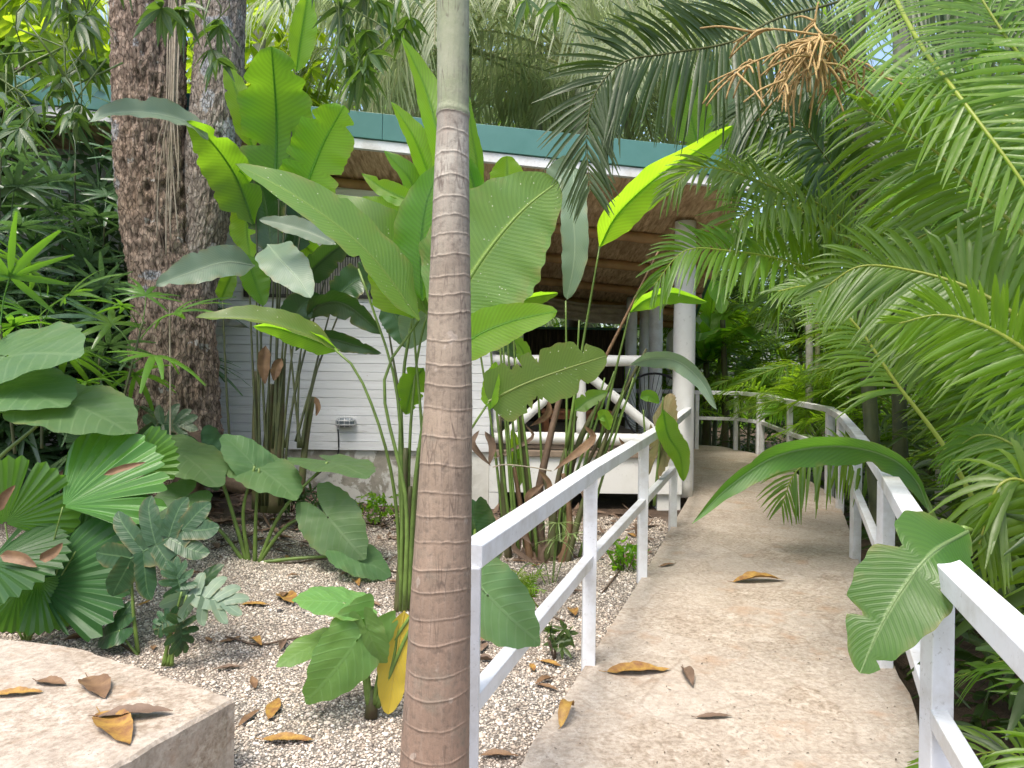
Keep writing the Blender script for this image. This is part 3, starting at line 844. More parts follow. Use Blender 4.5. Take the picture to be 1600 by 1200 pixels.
# base wall with flaking paint
x = NT('flaking_concrete')
oc = x.coord("Object")
fl = x.ramp(x.noise(oc, 2.4, 8, 0.68, 0.3), [(0.46, 0.0), (0.50, 1.0)])
sx = x.n("SeparateXYZ"); x.t.links.new(oc, sx.inputs[0])
right_ = x.math('MINIMUM', x.math('MAXIMUM', x.math('MULTIPLY', x.math('SUBTRACT', sx.outputs[0], 0.75), 2.0), 0.0), 1.0)
raw = x.ramp(x.noise(oc, 7, 6, 0.7), [(0.3, (0.21, 0.19, 0.15)), (0.7, (0.40, 0.37, 0.31))])
pnt = x.ramp(x.noise(oc, 3, 5, 0.6), [(0.3, (0.50, 0.48, 0.43)), (0.7, (0.66, 0.65, 0.60))])
f2 = x.math('MULTIPLY', fl, x.math('SUBTRACT', 1.0, right_))
c = x.mix(f2, pnt, raw)
x.bump(x.math('ADD', x.math('MULTIPLY', x.math('SUBTRACT', 1.0, f2), 0.5), x.noise(oc, 30, 4)), 0.3, 0.01)
M['conc'] = x.base(c, 0.75, 0.3)
XR_ = P(1052, 700, WY)[0]
ZB = P(900, 771, WY)[2]
MB().box(-8, XC - 0.003, WY + 0.03, WY + 0.3, -0.3, ZF + 0.012).build('foundation', M['conc'], house, False)
XP = P(737, 700, WY)[0]
MB().box(XC, XR_ + 0.10, WY + 0.012, WY + 0.16, ZB, ZF - 0.03).build('porch_base', M['house_white'], house, False, 0.004)
MB().box(XC, P(780, 700, WY)[0], WY + 0.016, WY + 0.26, -0.2, ZB - 0.002).build('pier', M['house_white'], house, False, 0.004)
M['dark_conc'] = simple('shaded_concrete', (0.12, 0.115, 0.10), 0.8, 0.4, 4, 0.2)  # shade under the porch is put into this darker concrete colour
MB().box(XR_ - 0.15, XR_ + 0.095, WY + 0.05, WY + 0.3, -0.2, ZB - 0.002).build('pier', M['house_white'], house, False, 0.004)
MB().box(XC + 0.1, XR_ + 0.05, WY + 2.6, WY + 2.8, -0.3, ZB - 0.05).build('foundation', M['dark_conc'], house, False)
# porch floor
M['floorwood'] = simple('worn_floor_boards', (0.26, 0.20, 0.145), 0.7, 0.4, 5, 0.2, col2=(0.15, 0.115, 0.085))
MB().box(XC + 0.003, XR_ + 0.12, WY - 0.02, WY + 5.3, ZF - 0.028, ZF + 0.03).build('porch_floor', M['floorwood'], house, False, 0.004)
# roof
XE0, XE1 = -8.5, 2.2
def zroof(a, b): return zr(a, b)
def roofquad(dz, ya, yb, xa, xb, xb2=None, n=(2, 2)):
    xb2 = xb if xb2 is None else xb2
    g = np.array([[[xa + (xb + (xb2 - xb) * j / (n[1] - 1) - xa) * i / (n[0] - 1), ya + (yb - ya) * j / (n[1] - 1), 0] for i in range(n[0])] for j in range(n[1])])
    g[..., 2] = zr(g[..., 0], g[..., 1]) + dz
    return g
def slab(mb, lo, hi, ya, yb, xa, xb, xb2=None):
    a, b = roofquad(lo, ya, yb, xa, xb, xb2), roofquad(hi, ya, yb, xa, xb, xb2)
    v = np.vstack([a.reshape(-1, 3), b.reshape(-1, 3)])
    return mb.add(v, [(2, 3, 1, 0), (4, 5, 7, 6), (0, 1, 5, 4), (1, 3, 7, 5), (3, 2, 6, 7), (2, 0, 4, 6)])
slab(MB(), 0.055, 0.30, 7.02, 13.6, XE0, XE1, 3.3).build('roof', M['teal'], house, False)
fas = MB()
for a, b in ((-8.6, -4.6), (-4.597, -1.25), (-1.247, 0.66), (0.663, XE1 + 0.03)):
    slab(fas, 0.09, 0.335, 6.965, 7.015, a, b)
fas.build('roof_edge', M['teal'], house, False, 0.004)
slab(MB(), -0.005, 0.086, 6.985, 7.03, -8.6, XE1 + 0.02).build('eave_board', M['rail'], house, False, 0.003)
# woven cane ceiling: narrow strips that run from front to back
x = NT('cane_ceiling')
oc = x.coord("Object")
mp = x.n("Mapping"); x.t.links.new(oc, mp.inputs[0]); mp.inputs[3].default_value = (1, 0.05, 1)
s1 = x.noise(mp.outputs[0], 30, 3, 0.75); s2 = x.noise(mp.outputs[0], 13, 3, 0.6)
c = x.ramp(s1, [(0.3, (0.24, 0.15, 0.085)), (0.48, (0.55, 0.38, 0.235)), (0.66, (0.78, 0.60, 0.41))])
c = x.mix(x.ramp(s2, [(0.35, 0.4), (0.6, 0.0)]), c, (0.22, 0.125, 0.066))
c = x.mix(x.ramp(x.noise(oc, 1.3, 4), [(0.5, 0.0), (0.75, 0.6)]), c, (0.33, 0.22, 0.13))
x.bump(s1, 0.5, 0.01)
g = roofquad(0.0, 7.04, 13.5, -8.0, 2.17, 3.2, (60, 40))
xx = g[..., 0]
MB().grid(g).build('ceiling', x.base(c, 0.65, 0.25), house, True)
M['bamboo'] = simple('bamboo_pole', (0.46, 0.28, 0.14), 0.45, 0.45, 4, 0.1, col2=(0.28, 0.155, 0.075))
for yy in (8.55, 9.75, 11.0, 12.1, 13.1):
    xe = 2.3 + (yy - 7) * 0.12
    nseg = 60
    xp = np.linspace(XC - 0.1 if yy > 8 else -3, xe, nseg)
    rad = 0.062 + 0.008 * (np.sin(xp * 14) > 0.93)
    MB().tube(np.stack([xp, np.full(nseg, yy), zr(xp, yy) - 0.06], 1), rad, 10).build('purlin', M['bamboo'], house)
MB().tube([(XC - 0.4 - 2.0, WY - 0.01, zr(XC - 2.4, WY) - 0.06), (XC + 0.1, WY - 0.01, zr(XC + .1, WY) - 0.06)], 0.05, 10).build('purlin', M['bamboo'], house)
# rolled blind under the ceiling
M['blind'] = simple('split_cane_blind', (0.47, 0.40, 0.31), 0.7, 0.4, 9, 0.4, col2=(0.30, 0.25, 0.19))
# columns
def column(px, top, bot, w_, Y, mat='house_white'):
    a = P(px, bot, Y); b = P(px, top, Y)
    zt = min(b[2], zr(a[0], Y) - 0.02)
    zs = np.linspace(a[2], zt, 22)
    r = w_ * Y / F / 2
    pts = np.stack([np.full(22, a[0]), np.full(22, Y), zs], 1)
    pts[:, :2] += 0.008 * vnoise(np.stack([zs * 1.3, zs * 0 + px, zs * 0], -1))[:, None]
    MB().tube(pts, r * (1 + 0.04 * vnoise(np.stack([zs * 2, zs * 0 + px, zs * 0 + 5], -1))), 20).build('column', M[mat], house)
column(1066, 200, 775, 33, 8.0)
column(1022, 300, 705, 21, 10.6, 'rail')
column(1004, 300, 705, 15, 12.0, 'rail')
column(984, 300, 705, 17, 11.6, 'rail')
column(801, 300, 705, 18, 12.7)
column(1047, 300, 705, 17, 13.2)
# porch rail of painted logs
def log(a, b, r, name, Y=WY + 0.12):
    p = smooth_line(PP([a, b], Y), 12)
    MB().tube(p, r * (1 + 0.03 * np.sin(np.arange(12) * 2.0)), 14).build(name, M['house_white'], house)
log((742, 563), (1050, 564), 0.060, 'porch_rail')
log((770, 683), (1050, 688), 0.065, 'porch_rail', WY + 0.12)
log((908, 576), (908, 676), 0.052, 'porch_post')
log((776, 576), (776, 676), 0.042, 'porch_post')
log((916, 583), (1042, 690), 0.052, 'brace', WY + 0.125)
log((899, 583), (782, 686), 0.050, 'brace', WY + 0.125)
# window with fixed louvres
wa, wb = P(383, 394, WY), P(586, 470, WY)
xw0, xw1, zw1, zw0 = wa[0], wb[0], wa[2], wb[2] + 0.02
win = MB()
for a in ((xw0, xw1, zw0 - 0.0, zw0 + 0.035), (xw0, xw1, zw1 - 0.035, zw1), (xw0, xw0 + 0.035, zw0 + 0.036, zw1 - 0.036), (xw1 - 0.035, xw1, zw0 + 0.036, zw1 - 0.036), ((xw0 + xw1) / 2 - .02, (xw0 + xw1) / 2 + .02, zw0 + .036, zw1 - .036)):
    win.box(a[0], a[1], WY - 0.035, WY + 0.02, a[2], a[3])
M['frame_dark'] = simple('dark_window_frame', (0.035, 0.03, 0.026), 0.5, 0.3, 6, 0.05)
wo = win.build('window', M['frame_dark'], house, False, 0.003)
lv = MB()
for xx_ in np.arange(xw0 + 0.05, xw1 - 0.05, 0.026):
    lv.box(xx_, xx_ + 0.016, WY - 0.022, WY - 0.012, zw0 + 0.037, zw1 - 0.037)
M['slat'] = simple('cane_slat', (0.30, 0.28, 0.245), 0.7, 0.3, 12, 0.2)
lv.build('louvre', M['slat'], wo, False)
MB().box(xw0 + 0.036, xw1 - 0.036, WY - 0.008, WY - 0.004, zw0 + 0.036, zw1 - 0.036).build('pane', M['black'], wo, False)

# blinds hanging in the porch
bl = MB()
yb = 11.75
xa, xb = P(812, 450, yb)[0], P(985, 455, yb)[0]
gx_ = np.linspace(xa, xb, 40)
zb_ = np.linspace(0, 1, 14)
gg = np.stack([np.broadcast_to(gx_[None], (14, 40)), yb + 0.05 * np.sin(zb_ * 19)[:, None] + 0.02 * vnoise(np.stack([gx_[None] * 3 + zb_[:, None] * 0, zb_[:, None] * 6 + gx_[None] * 0, gx_[None] * 0 + zb_[:, None] * 0], -1)), zr(gx_, yb)[None] - 0.13 - 0.30 * zb_[:, None] + 0.02 * np.sin(gx_ * 4)[None]], -1)
bl.grid(gg)
tag(bl.build('cane_blind', M['blind'], loc=(xa, yb, 3.0)), 'pale cane blind rolled up in folds under the brown porch ceiling', 'blind')
x = NT('dark_cane')
oc = x.coord("Object")
mp = x.n("Mapping"); x.t.links.new(oc, mp.inputs[0]); mp.inputs[3].default_value = (1, 1, 0.04)
s1 = x.noise(mp.outputs[0], 60, 3, 0.7)
dm = x.base(x.ramp(s1, [(0.3, (0.012, 0.009, 0.006)), (0.55, (0.05, 0.035, 0.022)), (0.75, (0.12, 0.085, 0.05))]), 0.7, 0.2)
x.bump(s1, 0.5, 0.01)
yd = 13.0
a, b = P(818, 514, yd), P(974, 700, yd)
q = MB()
gx_ = np.linspace(a[0], b[0], 60)
gg = np.stack([np.stack([gx_, yd + 0.012 * np.sin(gx_ * 40), np.full(60, z_)], -1) for z_ in np.linspace(a[2], b[2], 10)], 0)
q.grid(gg)
d0 = thing('cane_screen', 'tall dark cane screen at the back of the porch with a green top edge', 'screen', (a[0], yd, b[2]))
q.build('mat', dm, d0)
MB().obox((a[0], yd, a[2] + 0.02), (b[0], yd, a[2] + 0.02), 0.05, 0.04).build('top_edge', M['teal'], d0, False)

# lamp on the wall
pl_ = P(541, 660, WY)
lamp = thing('bulkhead_lamp', 'small oval caged lamp on the white boards with a dark cable below it', 'wall lamp', (pl_[0], WY - 0.002, pl_[2]))
def oval(mb, rx, rz, d0_, d1, n=28, dome=False):
    a = np.linspace(0, 2 * np.pi, n, endpoint=False)
    ks = [(1, d0_), (1, d1)] if not dome else [(math.cos(t_), d0_ + (d1 - d0_) * math.sin(t_)) for t_ in np.linspace(0, 1.5, 7)]
    sq = lambda c_, s_: np.sign(c_) * np.abs(c_) ** 0.75
    g = np.stack([np.stack([pl_[0] + k_ * rx * sq(np.cos(a), 0), np.full(n, WY - d_), pl_[2] + k_ * rz * sq(np.sin(a), 0)], -1) for k_, d_ in ks])
    mb.grid(g, None, True)
    if not dome:
        mb.add(g[-1], None, [(0, i, i + 1) for i in range(1, n - 1)])
    return mb
M['lamp_grey'] = simple('lamp_metal', (0.55, 0.56, 0.56), 0.45, 0.2, 12, 0.05)
oval(MB(), 0.108, 0.062, 0.003, 0.035).build('base', M['lamp_grey'], lamp, False, 0.002)
x = NT('lamp_glass'); M['lens'] = x.base((0.20, 0.23, 0.25), 0.18, 0.5)
oval(MB(), 0.092, 0.048, 0.034, 0.085, dome=True).build('lens', M['lens'], lamp)
cg = MB()
for t_ in (-0.055, 0.0, 0.055):
    zz = np.linspace(-1, 1, 13)
    cg.tube(np.stack([np.full(13, pl_[0] + t_), WY - 0.036 - 0.058 * np.sqrt(np.clip(1 - zz ** 2, 0, 1)), pl_[2] + zz * 0.054], 1), 0.0055, 6)
for t_ in (-0.022, 0.022):
    xx_ = np.linspace(-1, 1, 15)
    cg.tube(np.stack([pl_[0] + xx_ * 0.1, WY - 0.038 - 0.056 * np.sqrt(np.clip(1 - xx_ ** 2, 0, 1)), np.full(15, pl_[2] + t_)], 1), 0.0055, 6)
cg.build('cage', M['lamp_grey'], lamp)
MB().tube(smooth_line(PP([(528, 671), (529, 690), (527, 712), (510, 730), (480, 755)], WY - 0.012), 24), 0.007, 6).build('cable', M['black'], lamp)

# furniture on the porch
yt = 9.4
tx0, tx1, tz = P(846, 640, yt)[0], P(958, 640, yt)[0], P(900, 642, yt)[2]
tb = thing('wooden_table', 'low orange wooden table on the porch behind the white log railing', 'table', ((tx0 + tx1) / 2, yt, ZF + 0.03))
MB().box(tx0, tx1, yt, yt + 0.6, tz - 0.035, tz).build('tabletop', M['wood'], tb, False, 0.004)
MB().box(tx0 + 0.09, tx1 - 0.09, yt + 0.045, yt + 0.065, tz - 0.11, tz - 0.036).build('apron', M['wood'], tb, False)
for a in (tx0 + 0.03, tx1 - 0.10):
    for b in (yt + 0.03, yt + 0.5):
        MB().box(a, a + 0.07, b, b + 0.07, ZF + 0.03, tz - 0.036).build('leg', M['wood'], tb, False, 0.003)
yh = 9.0
hc = PP([(1028, 640)], yh)[0]
hm = thing('string_chair', 'round black string chair on the porch beside the white column', 'chair', (hc[0], yh, ZF + 0.03))
a = np.linspace(0, 2 * np.pi, 41)
ring = np.stack([hc[0] + 0.42 * np.cos(a), yh + 0.25 * np.sin(a), hc[2] + 0.42 * np.sin(a) + 0.02], 1)
MB().tube(ring, 0.014, 8).build('frame', M['black'], hm)
nt = MB()
for k in range(0, 40):
    b0 = ring[k]; c0 = np.array([hc[0] - 0.05, yh + 0.30, hc[2] - 0.22])
    nt.tube(smooth_line([b0, (b0 + c0) / 2 + [0, 0.10, -0.05], c0], 7), 0.0035, 4)
nt.build('seat', M['black'], hm)
for sx_ in (-0.25, 0.25):
    MB().tube([(hc[0] + sx_, yh, hc[2] - 0.33), (hc[0] + sx_ * 1.25, yh - 0.1, ZF + 0.03)], 0.012, 8).build('leg', M['black'], hm)
    MB().tube([(hc[0] + sx_, yh + 0.1, hc[2] - 0.30), (hc[0] + sx_ * 1.25, yh + 0.45, ZF + 0.03)], 0.012, 8).build('leg', M['black'], hm)

# ------------------------------------------------------------------ slender palm in front
YT = 1.85
axis_px = [(673, 1420), (677, 1240), (679, 1190), (690, 900), (700, 640), (703, 440), (706, 260), (708, 180), (708, 60), (709, -120), (710, -420)]
wid_px = [118, 112, 108, 92, 76, 64, 54, 49, 50, 49, 46]
ax3 = PP(axis_px, YT)
hgt = ax3[:, 2]
nz_, na = 1500, 72
zz = np.linspace(hgt[0], hgt[-1], nz_)
cx = np.interp(zz, hgt, ax3[:, 0])
rad = np.interp(zz, hgt, np.array(wid_px) * YT / F / 2)
g0 = np.random.default_rng(5)
rings_z = [P(700, 180, YT)[2]]
zr_ = rings_z[0] - 0.048
step = 0.050
while zr_ > hgt[0]:
    rings_z.append(zr_); zr_ -= step * g0.uniform(0.8, 1.2); step *= 1.012
rings_z = np.array(rings_z)
a = np.linspace(0, 2 * np.pi, na, endpoint=False)
zmat = zz[:, None] + 0.004 * np.sin(a[None] * 2 + zz[:, None] * 7) + 0.002 * vnoise(np.stack([np.cos(a)[None] * 4 + zz[:, None] * 0, np.sin(a)[None] * 4 + zz[:, None] * 0, zz[:, None] * 20 + a[None] * 0], -1))
below = zmat < rings_z[0]
dist = np.abs(zmat[..., None] - rings_z[None, None]).min(-1)
ridge = np.exp(-(dist / 0.0022) ** 2) * below
sgn = zmat[..., None] - rings_z[None, None]
under_ = np.exp(-((np.where(sgn < 0, sgn, -9).max(-1) + 0.006) / 0.004) ** 2) * below
fine = vnoise(np.stack([np.cos(a)[None] * 14 + 0 * zz[:, None], np.sin(a)[None] * 14 + 0 * zz[:, None], zz[:, None] * 30 + 0 * a[None]], -1))
rr_ = rad[:, None] * (1 + 0.004 * fine) + 0.0006 * ridge + 0.003 * np.exp(-((zmat - rings_z[0] - 0.006) / 0.01) ** 2)
g_ = np.stack([cx[:, None] + rr_ * np.cos(a)[None], YT + rr_ * np.sin(a)[None], np.broadcast_to(zz[:, None], rr_.shape)], -1)
x = NT('ringed_palm_bark')
at = x.n("Attribute", attribute_name="mask"); sp = x.n("SeparateXYZ"); x.t.links.new(at.outputs["Vector"], sp.inputs[0])
oc = x.coord("Object")
vert = x.n("Mapping"); x.t.links.new(oc, vert.inputs[0]); vert.inputs[3].default_value = (1, 1, 0.10)
n1 = x.noise(oc, 7, 6, 0.7); n2 = x.noise(vert.outputs[0], 90, 4, 0.7); n3 = x.noise(oc, 60, 5, 0.7)
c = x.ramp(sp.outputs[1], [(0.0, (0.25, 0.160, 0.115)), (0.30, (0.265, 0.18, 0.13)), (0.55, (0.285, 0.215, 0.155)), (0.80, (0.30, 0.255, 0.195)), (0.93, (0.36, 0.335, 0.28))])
c = x.mix(x.ramp(n1, [(0.42, 0.0), (0.7, 0.6)]), c, (0.155, 0.115, 0.085))
c = x.mix(x.ramp(n2, [(0.5, 0.0), (0.75, 0.5)]), c, (0.36, 0.28, 0.22))
c = x.mix(x.ramp(n3, [(0.35, 0.5), (0.5, 0.0)]), c, (0.11, 0.085, 0.065))
lich = x.ramp(x.noise(oc, 16, 3, 0.6), [(0.66, 0.0), (0.69, 1.0)])
c = x.mix(x.math('MULTIPLY', lich, 0.5), c, (0.42, 0.36, 0.30))
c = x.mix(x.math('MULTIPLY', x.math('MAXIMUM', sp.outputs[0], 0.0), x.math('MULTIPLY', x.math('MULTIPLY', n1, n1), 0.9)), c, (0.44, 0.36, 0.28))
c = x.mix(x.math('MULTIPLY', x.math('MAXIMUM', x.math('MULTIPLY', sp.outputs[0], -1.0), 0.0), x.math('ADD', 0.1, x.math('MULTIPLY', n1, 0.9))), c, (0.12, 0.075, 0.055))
sh = x.ramp(n1, [(0.35, (0.24, 0.275, 0.155)), (0.65, (0.33, 0.345, 0.24))])
c = x.mix(sp.outputs[2], c, sh)
x.bump(x.math('ADD', x.math('MULTIPLY', sp.outputs[0], 0.8), x.math('ADD', n2, n3)), 0.35, 0.006)
crk = x.math('MULTIPLY', x.ramp(x.voro(vert.outputs[0], 60.0, 'DISTANCE_TO_EDGE'), [(0.01, 1.0), (0.05, 0.0)]), x.ramp(x.noise(oc, 12, 3), [(0.48, 0.0), (0.6, 1.0)]))
c = x.mix(x.math('MULTIPLY', crk, 0.7), c, (0.09, 0.065, 0.05))
blot = x.ramp(x.noise(oc, 4.5, 6, 0.72), [(0.54, 0.0), (0.62, 1.0)])
c = x.mix(x.math('MULTIPLY', blot, 0.45), c, (0.17, 0.15, 0.115))
c = x.mix(1.0, c, x.ramp(at.outputs['Alpha'], [(0.1, 0.8), (0.9, 1.0)]), 'MULTIPLY')
M['ring_bark'] = x.base(c, 0.62, 0.35)
hn = (zz - hgt[0]) / (rings_z[0] - hgt[0])
segt = vnoise(np.stack([np.argmin(np.where(sgn < 0, -sgn, 9), -1) * 1.7 + 0.37, zmat * 0, zmat * 0], -1))
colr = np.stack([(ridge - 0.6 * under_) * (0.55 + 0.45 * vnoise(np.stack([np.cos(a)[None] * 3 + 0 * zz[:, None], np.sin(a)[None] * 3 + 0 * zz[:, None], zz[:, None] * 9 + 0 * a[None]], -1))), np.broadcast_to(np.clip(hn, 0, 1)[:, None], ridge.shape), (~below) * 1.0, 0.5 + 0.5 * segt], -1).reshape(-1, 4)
palm = thing('slender_palm', 'ringed brown palm trunk with a smooth grey green top, beside the white railing', 'palm tree', (ax3[0, 0], YT, 0))
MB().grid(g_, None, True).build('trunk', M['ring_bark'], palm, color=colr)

# ------------------------------------------------------------------ big double-trunked tree
tree = thing('old_tree', 'large old tree with two trunks of rough brown bark and white patches', 'tree', tuple(P(240, 760, 6.3)))
YB = 6.2
def bark(edgesL, edgesR, ys_px, Y, n=300, na=150, seed=0, ridge=0.040, base_flare=0.0):
    """a trunk from its left and right outline, at real size"""
    L = np.array([P(a, b, Y) for a, b in zip(edgesL, ys_px)]); Rr = np.array([P(a, b, Y) for a, b in zip(edgesR, ys_px)])
    zc = (L[:, 2] + Rr[:, 2]) / 2
    o = np.argsort(zc)
    z = np.linspace(zc.min(), zc.max(), n)
    c = np.interp(z, zc[o], ((L[:, 0] + Rr[:, 0]) / 2)[o]); r = np.interp(z, zc[o], ((Rr[:, 0] - L[:, 0]) / 2)[o])
    k = np.ones(9) / 9
    c = np.convolve(np.pad(c, 4, 'edge'), k, 'valid'); r = np.convolve(np.pad(r, 4, 'edge'), k, 'valid')
    th = np.linspace(0, 2 * np.pi, na, endpoint=False)
    X = np.cos(th)[None] + 0 * z[:, None]; Yy = np.sin(th)[None] + 0 * z[:, None]; Z = z[:, None] + 0 * th[None]
    s = 10.0
    q = np.stack([X * s * 0.9, Yy * s * 0.9, Z * 2.6 + seed], -1)
    warp = vnoise(q * 0.7 + 9) * 1.4
    q2 = np.stack([X * s + warp, Yy * s + warp, Z * 7.5 + seed], -1)
    n1 = 1 - np.abs(vnoise(q2)) * 2
    n2 = 1 - np.abs(vnoise(q2 * 2.3 + 4)) * 2
    n3 = vnoise(np.stack([X * 34, Yy * 34, Z * 26], -1))
    big = vnoise(np.stack([X * 1.6, Yy * 1.6, Z * 1.1 + seed], -1))
    d = ridge * (0.55 * n1 + 0.35 * n2 + 0.30 * n3) + 0.05 * big * r[:, None]
    rr = r[:, None] * (1 + 0.04 * np.sin(th * 3 + seed)[None]) + d - ridge * 0.3
    g = np.stack([c[:, None] + rr * X, Y + 0.35 + rr * Yy, Z], -1)
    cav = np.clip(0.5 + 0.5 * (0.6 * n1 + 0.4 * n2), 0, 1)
    return g, cav
ysA = [-300, 0, 120, 250, 350, 430, 500, 560, 620, 650, 690, 730, 770]
LA = [150, 143, 147, 150, 160, 176, 180, 172, 170, 168, 160, 135, 95]
RA = [246, 252, 254, 258, 268, 285, 300, 306, 308, 309, 312, 320, 345]
ysB = [-300, 0, 130, 220, 300, 350, 420, 480, 560]
LB = [300, 282, 276, 266, 262, 255, 240, 230, 225]
RB = [372, 358, 356, 350, 338, 328, 316, 311, 306]
def bark_mat(name, c1, c2, c3, lich):
    x = NT(name); oc = x.coord("Object")
    at = x.n("Attribute", attribute_name="mask"); sp = x.n("SeparateXYZ"); x.t.links.new(at.outputs["Vector"], sp.inputs[0])
    st = x.n("Mapping"); x.t.links.new(oc, st.inputs[0]); st.inputs[3].default_value = (1, 1, 0.35)
    n1 = x.noise(oc, 3.2, 6, 0.7); n2 = x.noise(st.outputs[0], 26, 6, 0.75); n3 = x.noise(oc, 70, 4, 0.7)
    c = x.ramp(n2, [(0.28, c1), (0.5, c2), (0.72, c3)])
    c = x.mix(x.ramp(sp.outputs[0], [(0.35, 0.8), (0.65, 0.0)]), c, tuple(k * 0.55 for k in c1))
    c = x.mix(x.ramp(n1, [(0.5, 0.0), (0.75, 0.55)]), c, (0.40, 0.28, 0.18))
    patch = x.ramp(x.noise(oc, lich[0], 5, 0.62), [(lich[1], 0.0), (lich[1] + 0.03, 1.0)])
    c = x.mix(x.math('MULTIPLY', patch, 0.85), c, (0.50, 0.50, 0.47))
    blue = x.math('MULTIPLY', x.ramp(n3, [(0.36, 0.0), (0.5, 1.0)]), sp.outputs[1])
    c = x.mix(x.math('MULTIPLY', blue, 0.85), c, (0.44, 0.475, 0.51))
    c = x.mix(x.ramp(x.voro(st.outputs[0], 34.0, 'DISTANCE_TO_EDGE'), [(0.02, 0.75), (0.12, 0.0)]), c, tuple(k * 0.45 for k in c1))
    x.bump(x.math('ADD', n2, x.math('MULTIPLY', n3, 0.7)), 1.0, 0.03)
    return x.base(c, 0.85, 0.2)
def patches(g, spots):
    m = np.zeros(g.shape[:2])
    for px, py, sx, sy in spots:
        c = P(px, py, YB)
        k = YB / F
        d = ((g[..., 0] - c[0]) / (sx * k)) ** 2 + ((g[..., 2] - c[2]) / (sy * k)) ** 2
        d = d + 0.5 * vnoise(g * 20) + 0.35 * vnoise(g * 50)
        m = np.maximum(m, (d < 0.8) * (g[..., 1] < YB + 0.4))
    return m
gA, cA = bark(LA, RA, ysA, YB, seed=1)
mA = patches(gA, [(152, 160, 16, 22), (166, 200, 14, 18), (154, 248, 10, 18), (168, 280, 9, 8), (162, 320, 8, 30), (220, 455, 11, 13), (188, 455, 9, 14), (230, 428, 18, 8), (205, 62, 5, 5)])
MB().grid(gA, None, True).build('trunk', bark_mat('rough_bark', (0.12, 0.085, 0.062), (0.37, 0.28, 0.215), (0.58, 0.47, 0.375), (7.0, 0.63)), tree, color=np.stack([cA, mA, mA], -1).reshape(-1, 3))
gB, cB = bark(LB, RB, ysB, YB + 0.12, seed=4, ridge=0.020)
mB = patches(gB, [(316, 12, 26, 16), (304, 84, 14, 22), (303, 138, 13, 20), (352, 160, 8, 28), (298, 180, 10, 10), (320, 250, 12, 30), (335, 200, 12, 40)])
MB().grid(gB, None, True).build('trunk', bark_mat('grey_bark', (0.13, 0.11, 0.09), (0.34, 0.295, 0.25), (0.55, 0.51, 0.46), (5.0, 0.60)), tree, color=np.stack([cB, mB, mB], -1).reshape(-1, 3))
# surface roots
for pts in ([(190, 700), (120, 740), (60, 775)], [(280, 710), (300, 770), (260, 800)], [(300, 700), (345, 745), (390, 765)]):
    p = smooth_line(PP(pts, [6.2, 6.0, 5.9]), 16)
    MB().tube(p, np.linspace(0.17, 0.04, 16) * (1 + 0.1 * vnoise(p * 6)), 14).build('root', M['twig'], tree)
# leafy branches hanging into the picture
M['branch'] = simple('branch_bark', (0.13, 0.10, 0.075), 0.85, 0.4, 9, 0.3)
cr = MB(); br = MB()
gq = np.random.default_rng(21)
def spray(px, py, Y, n, spread_px, L=0.19, w=0.048):
    for k in range(n):
        q = P(px + gq.normal(0, spread_px), py + gq.normal(0, spread_px * 0.7), Y + gq.normal(0, 0.25))
        whorl(cr, q, int(gq.integers(6, 11)), L, w, int(gq.integers(1e6)), axis=(gq.normal(0, .3), gq.normal(0, .3), -0.7), spread=0.8, droop=0.45)
        cr.tube(smooth_line([q, q + [gq.normal(0, .06), gq.normal(0, .06), 0.18], q + [gq.normal(0, .2), gq.normal(0, .2), 0.45]], 6), np.linspace(0.004, 0.008, 6), 5, True, 0.5)
for s_ in ((555, 70, 5.4, 9, 34), (590, 20, 5.4, 6, 30), (545, 130, 5.4, 3, 22), (640, 20, 5.2, 3, 22), (330, 40, 5.2, 3, 22), (350, 90, 5.0, 2, 14), (270, 20, 5.0, 3, 18), (830, -10, 5.2, 3, 30), (130, 30, 5.2, 4, 20), (120, 90, 5.4, 3, 16), (60, 130, 5.4, 4, 24), (30, 60, 5.6, 5, 40), (100, -40, 5.3, 8, 60), (40, 165, 5.4, 5, 36), (110, 160, 5.5, 4, 22), (10, 210, 5.6, 3, 25), (450, -50, 5.4, 6, 70)):
    spray(*s_)
# the crown above the frame
for k in range(60):
    a_, r_ = gq.uniform(0, 6.28), 3.4 * math.sqrt(gq.random())
    q = np.array([-2.9 + r_ * math.cos(a_), 6.4 + r_ * math.sin(a_), 6.4 + gq.uniform(0, 2.4)])
    whorl(cr, q, 10, 0.24, 0.06, int(gq.integers(1e6)), spread=0.9)
cr.build('crown', M['mango'], tree)
for pts, r in (([(-2.95, 6.5, 5.8), (-2.2, 6.0, 6.3), (-1.2, 5.5, 6.2)], .09), ([(-3.0, 6.5, 5.8), (-3.9, 6.0, 6.4), (-4.6, 5.6, 6.5)], .09), ([(-2.4, 6.6, 5.8), (-1.6, 7.2, 6.9)], .10)):
    p = smooth_line(pts, 14); MB().tube(p, np.linspace(r, r * .4, 14), 10).build('branch', M['branch'], tree)
